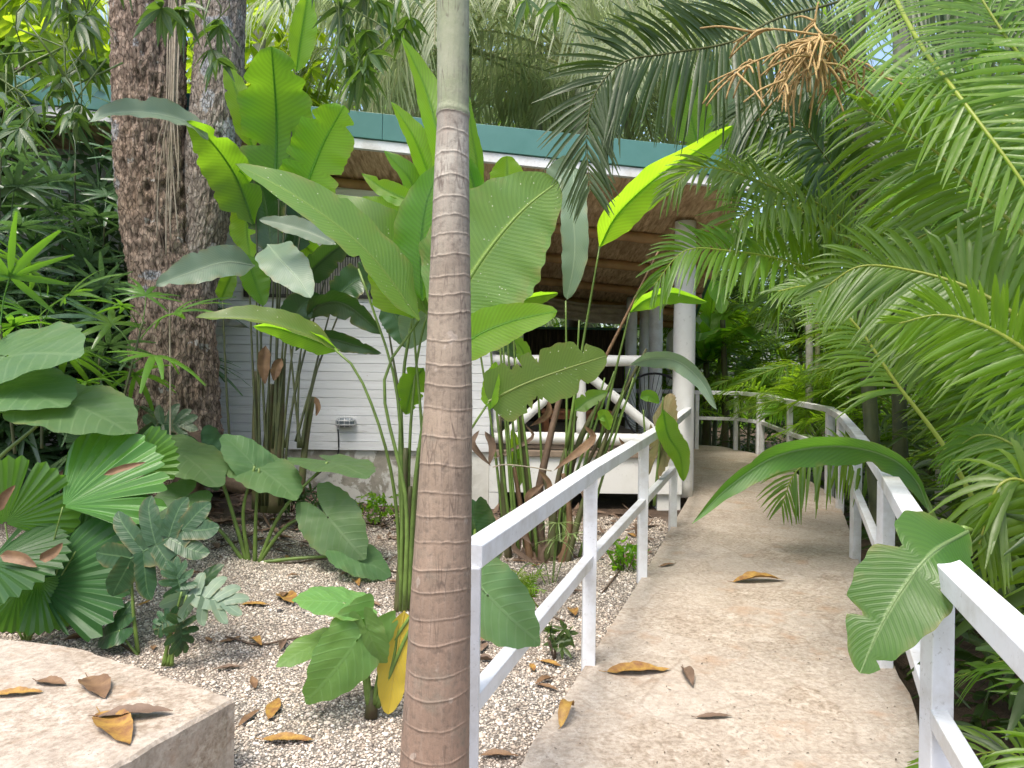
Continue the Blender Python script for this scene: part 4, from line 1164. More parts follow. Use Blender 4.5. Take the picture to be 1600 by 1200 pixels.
# hanging air roots on the trunk
M['airroot'] = simple('pale_root', (0.42, 0.36, 0.27), 0.8, 0.35, 14, 0.2)
ar = thing('hanging_roots', 'bunch of pale thin hanging roots in front of the gap between the two trunks', 'aerial roots', tuple(P(272, 160, 5.75)))
for k in range(13):
    x0 = 268 + gq.normal(0, 5); x1 = x0 + gq.normal(-2, 6)
    y1 = gq.uniform(250, 400)
    p = smooth_line(PP([(x0 + 8, -60), (x0 + 3, 60), (x0, 170), (x1, (170 + y1) / 2), (x1 + gq.normal(0, 5), y1)], 5.8 + gq.normal(0, .05)), 30)
    MB().tube(p, np.linspace(0.0075, 0.0045, 30) * gq.uniform(0.6, 1.3), 5).build('root', M['airroot'], ar)
tag(MB().tube(smooth_line(PP([(265, 480), (266, 600), (266, 700)], 5.7), 20), 0.006, 6).build('hanging_root', M['airroot'], loc=P(266, 700, 5.7)), 'single thin yellowish hanging root in front of the base of the large tree', 'aerial root')

# ------------------------------------------------------------------ big-leaf clump behind the slender palm
cc = thing('giant_leaf_plant', 'tall plant of huge light green speckled leaves rising behind the ringed palm trunk', 'plant', tuple(P(634, 960, 4.6)))
Y = 4.15
leafpart(cc, [(690, 505), (755, 402), (815, 330), (872, 284)], Y, 92, 'olive', prof=prof_round, tears=0, fold=0.05, roll=8, wave=0.03, rows=50)
leafpart(cc, [(655, 500), (575, 395), (470, 312), (368, 256)], [4.2, 4.0, 3.8, 3.7], 52, 'olive', prof=prof_heli, fold=0.25, roll=-52, tears=1, wave=0.02)
leafpart(cc, [(668, 490), (625, 400), (570, 345), (512, 308)], [4.3, 4.3, 4.2, 4.2], 48, 'olive', fold=0.2, roll=-30, wave=0.03)
leafpart(cc, [(645, 497), (632, 440), (625, 380), (600, 330)], 4.4, 58, 'heli_bright', fold=0.1, roll=20, wave=0.03, tears=1)
leafpart(cc, [(660, 470), (658, 390), (666, 320), (690, 255)], 4.2, 44, 'heli', fold=0.2, roll=25)
leafpart(cc, [(696, 330), (690, 240), (665, 140), (627, 57)], [4.4, 4.4, 4.5, 4.5], 30, 'heli_bright', fold=0.5, roll=-30, prof=prof_lance)
leafpart(cc, [(688, 320), (668, 268), (645, 212), (611, 159)], 4.5, 24, 'heli_bright', fold=0.5, roll=-30, prof=prof_lance)
leafpart(cc, [(664, 324), (632, 310), (598, 294), (565, 271)], 4.4, 17, 'heli_bright', fold=0.3, roll=-10, prof=prof_lance, tears=1)
leafpart(cc, [(650, 372), (620, 345), (592, 328), (563, 310)], 4.4, 27, 'heli_bright', fold=0.3, roll=-20)
leafpart(cc, [(672, 400), (655, 330), (640, 280), (600, 235)], 4.6, 24, 'heli', fold=0.4, roll=-35)
leafpart(cc, [(752, 310), (745, 250), (736, 200), (733, 150)], 4.6, 16, 'heli', fold=0.4, roll=30, prof=prof_lance)
leafpart(cc, [(745, 400), (745, 330), (738, 280), (725, 240)], 4.6, 24, 'heli', fold=0.3, roll=20)
leafpart(cc, [(793, 330), (793, 290), (792, 244)], 4.6, 25, 'heli_bright', fold=0.5, prof=prof_banana, roll=5)
leafpart(cc, [(684, 575), (740, 528), (800, 502), (871, 486)], 4.0, 34, 'heli_bright', fold=0.15, roll=10, prof=prof_round, wave=0.03)
leafpart(cc, [(762, 628), (820, 600), (880, 578), (948, 556)], 4.0, 44, 'olive', fold=0.05, roll=-10, prof=prof_banana, tears=5, wave=0.03, rows=70)
leafpart(cc, [(766, 640), (770, 600), (775, 565)], 4.0, 14, 'heli_bright', fold=0.5, roll=20)
leafpart(cc, [(690, 480), (655, 500), (636, 545)], 4.7, 30, 'pale', fold=0.2, roll=10)
leafpart(cc, [(662, 575), (645, 600), (634, 648)], 4.6, 22, 'heli', fold=0.1, roll=15, tears=2)
leafpart(cc, [(524, 546), (470, 520), (400, 500), (306, 496)], [4.4, 4.3, 4.2, 4.1], 26, 'olive', fold=0.5, roll=-58, wave=0.05)
leafpart(cc, [(530, 548), (480, 528), (430, 512), (395, 510)], [4.42, 4.4, 4.36, 4.3], 20, 'heli', fold=0.3, roll=40)
for pts, yy, r in (([(640, 950), (648, 760), (668, 620), (690, 505)], 4.5, .016), ([(632, 955), (634, 780), (600, 600), (655, 500)], 4.4, .015), ([(628, 960), (620, 800), (600, 690), (560, 585), (522, 545)], [4.6, 4.5, 4.4, 4.4, 4.4], .014), ([(636, 955), (640, 700), (652, 560), (668, 490)], 4.6, .014), ([(626, 955), (628, 760), (618, 600), (578, 470), (560, 420)], 4.5, .013), ([(645, 950), (660, 720), (650, 560), (645, 497)], 4.55, .014), ([(640, 950), (690, 800), (720, 700), (764, 628)], [4.5, 4.3, 4.1, 4.0], .012), ([(634, 955), (625, 700), (640, 520), (696, 330)], 4.6, .015), ([(650, 955), (672, 700), (684, 575)], [4.5, 4.3, 4.0], .013), ([(630, 955), (632, 820), (628, 640)], 4.62, .012)):
    stalkpart(cc, pts, yy, r)
for pts, r in (([(622, 962), (630, 820), (634, 700)], .03), ([(640, 965), (648, 840), (655, 700)], .032), ([(652, 960), (664, 830), (676, 720)], .028), ([(630, 965), (636, 860), (641, 760)], .03)):
    stalkpart(cc, pts, 4.58, r, 'pseudo', 'stem')
leafpart(cc, [(760, 945), (790, 975), (828, 1000)], 2.95, 30, 'aloc', prof=prof_round, roll=20) if False else None

# ------------------------------------------------------------------ tall heliconia clump by the old tree
lc = thing('heliconia_clump', 'tall clump of paddle leaves on dark thin stalks between old tree and wall lamp', 'plant', tuple(P(430, 795, 6.2)))
YL = 6.0
leafpart(lc, [(463, 112), (470, 60), (484, -25)], YL, 21, 'heli_bright', fold=0.4, roll=-15, prof=prof_lance)
leafpart(lc, [(396, 236), (376, 165), (352, 90)], YL, 20, 'heli_bright', fold=0.3, roll=-10, tears=1)
leafpart(lc, [(430, 296), (432, 190), (424, 72)], [6.0, 6.0, 5.8], 56, 'heli', fold=0.15, prof=prof_banana, tears=3, wave=0.05, roll=-8)
leafpart(lc, [(476, 298), (505, 225), (538, 165)], YL, 44, 'heli_bright', fold=0.12, prof=prof_banana, tears=3, wave=0.05)
leafpart(lc, [(396, 350), (368, 275), (325, 215), (290, 190)], [6.0, 5.9, 5.7, 5.6], 42, 'heli', fold=0.35, roll=30, tears=3, wave=0.06)
leafpart(lc, [(325, 218), (290, 190), (230, 176), (170, 178), (138, 192)], [5.66, 5.6, 5.4, 5.2, 5.1], 24, 'pale', fold=0.45, roll=-48, prof=prof_lance, wave=0.08, tears=1)
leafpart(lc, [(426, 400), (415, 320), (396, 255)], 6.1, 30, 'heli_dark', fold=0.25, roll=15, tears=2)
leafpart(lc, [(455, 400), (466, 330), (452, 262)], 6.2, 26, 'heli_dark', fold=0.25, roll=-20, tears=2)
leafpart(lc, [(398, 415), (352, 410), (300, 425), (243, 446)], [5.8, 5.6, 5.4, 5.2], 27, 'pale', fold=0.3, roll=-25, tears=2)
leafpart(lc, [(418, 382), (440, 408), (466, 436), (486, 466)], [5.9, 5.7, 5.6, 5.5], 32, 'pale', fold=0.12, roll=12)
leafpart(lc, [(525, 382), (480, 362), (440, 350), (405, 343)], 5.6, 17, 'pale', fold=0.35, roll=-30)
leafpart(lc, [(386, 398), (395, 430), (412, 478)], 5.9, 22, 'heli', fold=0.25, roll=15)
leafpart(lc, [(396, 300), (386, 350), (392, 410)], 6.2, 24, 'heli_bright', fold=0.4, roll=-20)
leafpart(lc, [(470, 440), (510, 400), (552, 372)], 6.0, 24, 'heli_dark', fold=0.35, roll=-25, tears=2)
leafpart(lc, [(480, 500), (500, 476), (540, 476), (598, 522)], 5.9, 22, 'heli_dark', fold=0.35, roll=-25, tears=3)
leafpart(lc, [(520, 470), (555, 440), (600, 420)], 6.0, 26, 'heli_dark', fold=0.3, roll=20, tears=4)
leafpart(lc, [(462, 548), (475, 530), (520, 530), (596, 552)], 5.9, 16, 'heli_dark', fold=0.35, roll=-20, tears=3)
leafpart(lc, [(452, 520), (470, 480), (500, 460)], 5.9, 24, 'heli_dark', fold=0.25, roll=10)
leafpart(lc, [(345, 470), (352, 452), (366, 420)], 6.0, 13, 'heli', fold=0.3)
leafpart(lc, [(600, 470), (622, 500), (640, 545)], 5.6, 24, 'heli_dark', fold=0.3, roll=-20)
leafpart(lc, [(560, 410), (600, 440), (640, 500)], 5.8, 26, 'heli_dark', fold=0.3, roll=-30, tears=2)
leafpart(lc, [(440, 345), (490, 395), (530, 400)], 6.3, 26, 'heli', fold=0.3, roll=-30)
for a_, b_ in (((404, 790), (412, 420)), ((416, 790), (430, 400)), ((428, 790), (452, 420)), ((436, 790), (470, 440)), ((440, 790), (478, 500)), ((410, 790), (400, 415)), ((432, 790), (436, 300)), ((424, 790), (478, 298)), ((420, 790), (396, 250)), ((470, 700), (520, 470)), ((472, 700), (500, 560)), ((466, 700), (470, 548)), ((470, 700), (452, 520)), ((362, 735), (348, 470)), ((404, 740), (388, 400)), ((445, 700), (510, 430)), ((462, 690), (548, 445)), ((426, 700), (463, 112)), ((628, 640), (600, 470))):
    mid = ((a_[0] * .6 + b_[0] * .4) - 2, a_[1] * .55 + b_[1] * .45)
    stalkpart(lc, [a_, mid, b_], 6.05, 0.012, 'stalk_dark')
for pts, r in (([(402, 795), (400, 700), (401, 580)], .045), ([(430, 800), (433, 690), (440, 560)], .075), ([(470, 770), (478, 690), (490, 620)], .035), ([(414, 800), (418, 700), (424, 600)], .05)):
    stalkpart(lc, pts, 6.1, r, 'pseudo', 'stem')
for pts, hw in (([(415, 540), (412, 570), (414, 600)], 9), ([(440, 560), (432, 575), (428, 595)], 8), ([(492, 620), (497, 635), (494, 650)], 4)):
    o = blade(MB(), PP(pts, 6.0), hw * 6 / F, fold=0.6, seed=sd()).build('dry_leaf', M['dry'], lc)

# ------------------------------------------------------------------ heliconia clump in front of the porch
rc = thing('porch_heliconia', 'clump of green stalks and dead brown sheaths tied with string before the porch', 'plant', tuple(P(860, 890, 5.8)))
YR = 5.7
leafpart(rc, [(936, 388), (965, 335), (1025, 278), (1090, 235), (1145, 196)], [5.7, 5.5, 5.3, 5.1, 5.0], 30, 'heli_bright', fold=0.4, roll=-28, prof=prof_heli, wave=0.05, rows=50)
leafpart(rc, [(897, 262), (896, 330), (898, 400), (886, 468)], [5.3, 5.25, 5.25, 5.3], 21, 'pale', fold=0.15, prof=prof_banana, wave=0.06, roll=8, rows=50)
leafpart(rc, [(900, 262), (880, 268), (858, 300)], 5.4, 20, 'pale', fold=0.3, roll=-15)
leafpart(rc, [(984, 488), (1010, 468), (1050, 458), (1105, 472)], [5.6, 5.5, 5.3, 5.2], 17, 'heli', fold=0.4, roll=-40)
leafpart(rc, [(984, 570), (1020, 560), (1060, 565), (1095, 595), (1120, 640)], [5.7, 5.6, 5.4, 5.3, 5.2], 15, 'pale', fold=0.35, roll=-30)
leafpart(rc, [(1036, 640), (1044, 680), (1062, 710), (1068, 752)], 5.3, 18, 'heli', fold=0.25, roll=15, prof=prof_heli)
leafpart(rc, [(1000, 622), (1015, 618), (1030, 630)], 5.5, 9, 'heli', fold=0.3)
leafpart(rc, [(898, 642), (920, 625), (950, 612)], 5.6, 13, 'heli', fold=0.25, roll=15, tears=2)
leafpart(rc, [(935, 655), (945, 650), (952, 672)], 5.6, 10, 'heli_bright', fold=0.25)
leafpart(rc, [(800, 475), (830, 465), (872, 458)], 5.8, 12, 'heli', fold=0.5, roll=-35)
for pts, hw, mt in (([(752, 500), (746, 465), (738, 438)], 15, 'heli_dark'), ([(770, 490), (765, 460), (752, 440)], 13, 'heli'), ([(785, 470), (785, 450), (780, 428)], 11, 'heli_bright'), ([(745, 530), (752, 500), (770, 480)], 14, 'heli_dark'), ([(800, 530), (815, 545), (825, 580)], 12, 'heli'), ([(760, 545), (745, 540), (730, 560)], 14, 'heli'), ([(798, 730), (805, 700), (800, 670)], 9, 'heli_bright'), ([(812, 760), (810, 720), (804, 690)], 9, 'olive'), ([(770, 540), (790, 540), (806, 560)], 12, 'heli_dark')):
    leafpart(rc, pts, 5.9, hw, mt, fold=0.25, tears=1)
for a_, b_ in (((790, 850), (742, 500)), ((800, 850), (760, 480)), ((805, 855), (776, 460)), ((820, 855), (790, 470)), ((830, 860), (800, 475)), ((840, 870), (805, 560)), ((810, 860), (785, 520)), ((880, 860), (884, 470)), ((885, 700), (937, 385)), ((880, 860), (905, 500)), ((930, 730), (985, 575)), ((935, 700), (984, 488)), ((920, 745), (1000, 560)), ((905, 760), (960, 580)), ((880, 800), (945, 590)), ((1012, 790), (1005, 640)), ((1022, 790), (1036, 620)), ((905, 870), (990, 590)), ((912, 800), (975, 610)), ((850, 870), (838, 560)), ((915, 760), (1002, 570)), ((865, 880), (900, 640))):
    mid = ((a_[0] * .5 + b_[0] * .5) + rng.uniform(-5, 5), a_[1] * .5 + b_[1] * .5)
    stalkpart(rc, [a_, mid, b_], 5.75 + rng.uniform(-.12, .12), 0.0135, 'stalk')
for pts, r, mt in (([(795, 880), (788, 780), (780, 650)], .033, 'pseudo'), ([(840, 890), (826, 780), (812, 640)], .040, 'pseudo'), ([(852, 890), (840, 790), (858, 690), (880, 600)], .042, 'dry_dark'), ([(868, 890), (880, 790), (905, 690), (955, 600)], .036, 'pseudo'), ([(862, 890), (870, 760), (900, 650)], .030, 'pseudo'), ([(882, 890), (910, 790), (955, 660)], .030, 'pseudo'), ([(830, 880), (815, 800), (803, 730)], .03, 'dry'), ([(875, 890), (890, 820), (880, 740)], .034, 'dry'), ([(850, 890), (862, 820), (850, 740)], .03, 'pseudo'), ([(888, 890), (885, 800), (930, 700), (1010, 545)], .02, 'pseudo')):
    stalkpart(rc, pts, 5.72 + rng.uniform(-.1, .1), r, mt, 'stem')
for k in range(18):
    cx_, cy_ = rng.normal(850, 45), rng.uniform(610, 880)
    o = blade(MB(), PP([(cx_, cy_), (cx_ + rng.normal(0, 12), cy_ + 22), (cx_ + rng.normal(0, 20), cy_ + rng.uniform(40, 70))], 5.62 + rng.uniform(-.15, .1)), rng.uniform(3, 7) * 5.6 / F, fold=0.6, roll=rng.uniform(-40, 40), curl=0.3, prof=prof_lance, seed=sd(), rows=16, cols=4).build('dry_leaf', M[['dry', 'dry_dark', 'dry']][k % 3] if False else M['dry_dark' if k % 3 else 'dry'], rc)
MB().tube(smooth_line(PP([(770, 730), (790, 726), (830, 730), (862, 736)], 5.55), 16), 0.005, 6).build('string', M['airroot'], rc)
MB().tube(smooth_line(PP([(1030, 390), (1005, 440), (970, 510), (940, 570)], 5.6), 12), np.linspace(.008, .014, 12), 6).build('dry_stalk', M['dry'], rc)
rd = MB()
for k in range(5):
    blade(rd, PP([(810, 632), (812 + (k - 2) * 5, 620), (808 + (k - 2) * 9, 610)], 5.7), 0.018, fold=0.6, seed=sd(), rows=10, cols=4)
M['red'] = simple('red_bract', (0.55, 0.03, 0.02), 0.45, 0.2, 9, 0.05)
rd.build('flower', M['red'], rc)
# fan of a drying leaf by the column
fanl = polar(MB(), P(1032, 690, 5.9), P(1046, 610, 6.0), 30, 'licuala', 0.1, 0.1, width=0.3, seed=3)
fanl.build('dry_fan_leaf', simple('drying_leaf', (0.13, 0.13, 0.04), 0.6, 0.4, 9, 0.2, col2=(0.17, 0.12, 0.05)), rc)

# ------------------------------------------------------------------ banana leaves reaching over the path from the right
bn = thing('banana_plant', 'banana plant with one long leaf arching over the path, one hanging over the rail', 'banana plant', (2.75, 3.1, -0.25))
leafpart(bn, [(1452, 800), (1432, 752), (1390, 715), (1310, 697), (1215, 712), (1140, 760), (1082, 818)], [3.3, 3.35, 3.4, 3.4, 3.35, 3.3, 3.2], 26, 'banana', fold=0.55, roll=38, prof=prof_lance, wave=0.05, rows=70, twist=-20, tears=1)
leafpart(bn, [(1512, 830), (1456, 864), (1410, 920), (1374, 982), (1344, 1052)], [2.12, 1.97, 1.94, 1.92, 1.90], 70, 'banana', fold=0.10, roll=-2, prof=lambda v: np.clip(v / 0.34, 0, 1) ** 0.75 * np.clip((1 - v) / 0.36, 0, 1) ** 0.55, wave=0.015, tears=3, rows=80, rib=0.012)
stalkpart(bn, [(1640, 930), (1560, 850), (1505, 826)], [2.9, 2.6, 2.12], 0.02, 'stalk')
stalkpart(bn, [(1575, 1010), (1520, 900), (1470, 830), (1436, 756)], [3.1, 3.2, 3.3, 3.35], 0.022, 'stalk')
MB().tube(smooth_line([(2.75, 3.1, -0.3), (2.68, 3.05, 0.3), (2.5, 3.0, 0.62)], 14), np.linspace(.09, .05, 14), 14).build('stem', M['pseudo'], bn)
MB().tube(smooth_line([P(1575, 1010, 3.1), (2.5, 3.0, 0.6)], 6), 0.024, 10).build('stalk', M['stalk'], bn)
MB().tube(smooth_line([P(1640, 930, 2.9), (2.45, 3.0, 0.6), (2.55, 3.0, 0.4)], 6), 0.022, 10).build('stalk', M['stalk'], bn)

# ------------------------------------------------------------------ feather palms on the right: the near fronds one by one
n1 = n4 = None
def frondpart(parent, pts, Y, Lpx, mat, n=48, **kw):
    m = PP(pts, Y)
    s = kw.pop('seed', sd()); w_ = kw.pop('wpx', 9)
    mb = frond(MB(), m, Lpx * np.mean(Y) / F, n, w=w_ * np.mean(Y) / F, seed=s, **kw)
    if parent in (n1, n4):      # its leaf stalk comes up from the foot of the palm
        b_ = wloc(parent) + np.random.default_rng(s).normal(0, .08, 3) * [1, 1, 0]
        mb.tube(smooth_line([m[0], m[0] * .45 + b_ * .55 + [0, 0, .28 * (m[0][2] - b_[2])], b_], 14), np.linspace(.012, .02, 14), 6, False, 0.5)
    return mb.build('frond', M[mat], parent)
def cane(parent, pts, r, mat='cane', name='cane'):
    p = smooth_line(pts, 30)
    rr = np.linspace(r, r * 0.7, 30) * (1 + 0.05 * (np.sin(np.arange(30) * 2.1) > 0.9))
    return MB().tube(p, rr, 12).build(name, M[mat], parent)

n1 = thing('feather_palm', 'nearest feather palm, its light green fronds reaching in from the right edge', 'palm tree', (2.9, 2.9, -0.3))
frondpart(n1, [(1700, 470), (1605, 372), (1530, 300), (1450, 228), (1345, 168)], [2.8, 2.9, 3.0, 3.05, 3.1], 190, 'areca', 46, face=0.75, roll=10, vee=0, droop=0.5, wpx=11, a0=80)
frondpart(n1, [(1720, 580), (1600, 500), (1520, 452), (1430, 424), (1345, 416), (1288, 450)], [2.5, 2.6, 2.7, 2.8, 2.85, 2.9], 165, 'areca', 52, face=0.7, roll=0, vee=12, droop=0.35, wpx=11)
frondpart(n1, [(1560, 860), (1480, 705), (1400, 598), (1335, 505), (1270, 450), (1215, 455)], [3.1, 3.2, 3.3, 3.4, 3.5, 3.5], 112, 'areca', 50, face=0.6, roll=-10, vee=15, droop=0.4, wpx=8, start=0.48, rr=0.014)
frondpart(n1, [(1720, 650), (1620, 560), (1540, 510), (1470, 492), (1405, 505)], [2.3, 2.35, 2.4, 2.45, 2.5], 120, 'areca_bright', 44, face=0.85, roll=18, vee=5, droop=0.15, wpx=9)
frondpart(n1, [(1720, 900), (1650, 770), (1590, 700), (1530, 680), (1480, 715)], [2.6, 2.7, 2.8, 2.9, 3.0], 105, 'areca', 46, face=0.5, vee=12, droop=0.45, wpx=10, start=0.2)
frondpart(n1, [(1720, 1050), (1660, 860), (1610, 760), (1560, 760), (1530, 850)], [2.2, 2.2, 2.2, 2.2, 2.2], 150, 'areca', 34, face=0.6, vee=10, droop=0.5, wpx=16, start=0.2)
frondpart(n1, [(1740, 300), (1640, 150), (1560, 40), (1500, -60)], [2.6, 2.7, 2.8, 2.9], 200, 'areca', 54, face=0.6, roll=-25, vee=5, droop=0.35, wpx=9)
frondpart(n1, [(1720, 400), (1620, 370), (1530, 355), (1450, 365), (1380, 410)], [3.2, 3.3, 3.4, 3.5, 3.6], 150, 'areca', 50, face=0.5, vee=15, droop=0.45, wpx=9)
gq = np.random.default_rng(913)
for k in range(13):
    sx_, sy_ = 1640 + gq.uniform(0, 60), 230 + 52 * k + gq.uniform(-20, 20)
    tx_, ty_ = gq.uniform(1300, 1470), min(590, sy_ * .75 - 60 + gq.uniform(-40, 60))
    mx_, my_ = (sx_ * .5 + tx_ * .5), min(sy_, ty_) * .6 + max(sy_, ty_) * .4 - gq.uniform(30, 80)
    yy_ = gq.uniform(3.3, 4.4)
    frondpart(n1, [(sx_, sy_), (sx_ * .75 + tx_ * .25, sy_ * .5 + my_ * .5), (mx_, my_), (tx_ * .75 + mx_ * .25, my_ * .55 + ty_ * .45 - 14), (tx_, ty_)], [yy_, yy_, yy_ + .1, yy_ + .2, yy_ + .3], gq.uniform(105, 140), ['areca', 'areca', 'areca_bright'][k % 3], 56, face=gq.uniform(.4, .7), roll=gq.uniform(-15, 15), vee=12, droop=gq.uniform(.3, .5), wpx=8)
for a_, b_ in (((2.9, 2.9, -.35), (2.55, 3.05, 1.0)), ((3.0, 3.1, -.35), (3.15, 2.9, 1.9)), ((2.8, 2.75, -.35), (2.75, 2.6, 1.6))):
    cane(n1, [a_, (np.array(a_) + np.array(b_)) / 2 + [0.05, 0, 0], b_], 0.032)
stalkpart(n1, [(1620, 1040), (1560, 860), (1530, 800)], [3.0, 3.1, 3.1], 0.02, 'stalk')

n2 = thing('feather_palm', 'tall dark feather palm with an orange flower spray and a frond over the roof edge', 'palm tree', (2.65, 5.2, -0.3))
top2 = np.array(P(1342, -60, 5.2))
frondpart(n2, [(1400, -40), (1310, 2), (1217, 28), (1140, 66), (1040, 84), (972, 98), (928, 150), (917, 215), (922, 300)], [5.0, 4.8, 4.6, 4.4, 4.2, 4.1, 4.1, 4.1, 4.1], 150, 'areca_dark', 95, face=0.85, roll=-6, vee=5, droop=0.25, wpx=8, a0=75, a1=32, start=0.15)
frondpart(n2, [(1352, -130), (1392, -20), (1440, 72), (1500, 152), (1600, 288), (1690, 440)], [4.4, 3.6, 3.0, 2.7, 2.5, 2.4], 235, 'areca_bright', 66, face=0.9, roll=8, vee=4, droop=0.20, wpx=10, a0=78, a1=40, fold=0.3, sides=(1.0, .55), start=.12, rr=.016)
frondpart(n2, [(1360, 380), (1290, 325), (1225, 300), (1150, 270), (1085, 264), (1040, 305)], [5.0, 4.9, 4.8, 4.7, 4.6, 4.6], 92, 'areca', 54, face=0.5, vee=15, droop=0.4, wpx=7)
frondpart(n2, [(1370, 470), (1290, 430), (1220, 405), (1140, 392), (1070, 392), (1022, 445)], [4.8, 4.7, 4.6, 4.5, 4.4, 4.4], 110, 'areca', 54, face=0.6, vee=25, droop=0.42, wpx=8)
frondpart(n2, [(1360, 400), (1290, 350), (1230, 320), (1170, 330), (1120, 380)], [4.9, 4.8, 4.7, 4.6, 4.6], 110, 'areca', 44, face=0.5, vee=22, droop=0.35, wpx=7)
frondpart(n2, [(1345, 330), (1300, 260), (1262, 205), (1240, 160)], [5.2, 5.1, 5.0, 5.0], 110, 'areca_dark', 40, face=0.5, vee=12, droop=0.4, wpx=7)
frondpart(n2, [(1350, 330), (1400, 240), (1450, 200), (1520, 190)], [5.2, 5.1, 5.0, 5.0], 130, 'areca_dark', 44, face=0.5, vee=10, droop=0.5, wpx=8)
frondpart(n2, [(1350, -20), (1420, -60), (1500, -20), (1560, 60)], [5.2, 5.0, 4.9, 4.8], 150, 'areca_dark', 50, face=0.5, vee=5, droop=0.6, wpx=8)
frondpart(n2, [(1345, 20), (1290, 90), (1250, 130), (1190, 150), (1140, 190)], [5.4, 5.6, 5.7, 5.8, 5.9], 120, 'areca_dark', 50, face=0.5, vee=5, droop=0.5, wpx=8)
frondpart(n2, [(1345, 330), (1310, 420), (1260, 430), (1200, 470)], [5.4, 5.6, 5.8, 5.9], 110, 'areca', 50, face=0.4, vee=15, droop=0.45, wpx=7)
for pts in ([(1345, 300), (1290, 235), (1235, 205), (1180, 215), (1140, 265)], [(1345, 250), (1300, 170), (1245, 150), (1190, 175)], [(1350, 360), (1300, 300), (1240, 255), (1185, 245), (1130, 290)], [(1350, 420), (1310, 370), (1255, 350), (1200, 365), (1160, 420)], [(1350, 300), (1385, 210), (1430, 150), (1490, 130)], [(1350, 360), (1400, 290), (1470, 270), (1540, 310)]):
    frondpart(n2, pts, np.linspace(5.4, 5.9, len(pts)), 100, 'areca_bright' if pts[1][0] == 1290 else 'areca', 56, face=.55, vee=14, droop=.42, wpx=7)
cane(n2, [(2.65, 5.2, -.35), P(1348, 450, 5.25), P(1345, 200, 5.2), top2], 0.055, 'stalk_dark', 'trunk')
gq = np.random.default_rng(31)
ifl = MB()
hub = P(1285, 55, 4.1)
for k in range(26):
    t_ = P(1285 + gq.normal(-30, 62), 75 + gq.normal(25, 42), 4.1 + gq.normal(0, 0.15))
    mid_ = (hub + t_) / 2 + gq.normal(0, 0.04, 3)
    p = smooth_line([hub, mid_, t_], 14)
    ifl.tube(p, np.linspace(0.007, 0.004, 14), 5)
    for j in range(5):
        b_ = p[int(gq.integers(5, 13))]
        d_ = unit(t_ - hub) * gq.uniform(.05, .13) + gq.normal(0, 0.075, 3) - [0, 0, 0.05]
        q = smooth_line([b_, b_ + d_ * 0.6, b_ + d_ + [0, 0, -0.03]], 8)
        ifl.tube(q, np.linspace(0.0075, 0.005, 8), 5)
ifl.build('flower_spray', M['flower'], n2)

n3 = thing('feather_palm', 'young bright feather palm growing low in the lower right corner outside the railing', 'palm tree', (2.0, 2.35, -0.32))
for a_, L_, b_, h_ in ((200, .55, .75, .9), (160, .6, .6, .75), (100, .7, .8, 1.0), (250, .5, .6, .7), (20, .6, .9, 1.0), (300, .55, .6, .8), (60, .5, .6, .8), (180, .45, .4, .55)):
    d_ = np.array([math.cos(R(a_)), math.sin(R(a_)), 0])
    c_ = np.array([1.95, 2.35, -0.32])
    frond(MB(), [c_, c_ + d_ * .08 + [0, 0, h_ * .5], c_ + d_ * L_ * .5 + [0, 0, h_ * .8], c_ + d_ * L_ + [0, 0, h_ * .62]], 0.24, 24, w=0.022, seed=sd(), start=0.4, droop=0.4, vee=20, rr=0.006).build('frond', M['areca_bright' if a_ % 40 == 0 else 'areca'], n3)

n4 = thing('feather_palm', 'small feather palm drooping one thin frond over the bend of the right railing', 'palm tree', (3.6, 6.6, -0.3))
frondpart(n4, [(1380, 720), (1325, 708), (1275, 716), (1240, 742), (1222, 790)], [5.6, 5.6, 5.6, 5.6, 5.6], 75, 'areca', 30, face=0.6, vee=5, droop=0.35, wpx=6)
for a_, L_, h_ in ((170, 1.0, 1.2), (120, 1.1, 1.4), (230, .9, 1.2), (60, 1.0, 1.6), (300, .9, 1.3), (200, .8, 1.7)):
    d_ = np.array([math.cos(R(a_)), math.sin(R(a_)), 0]); c_ = np.array([4.5, 6.9, -0.32])
    frond(MB(), [c_, c_ + d_ * .08 + [0, 0, h_ * .5], c_ + d_ * L_ * .5 + [0, 0, h_ * 1.0], c_ + d_ * L_ + [0, 0, h_ * .8]], 0.34, 34, w=0.024, seed=sd(), start=0.35, droop=0.4, vee=20, rr=0.008).build('frond', M['areca'], n4)

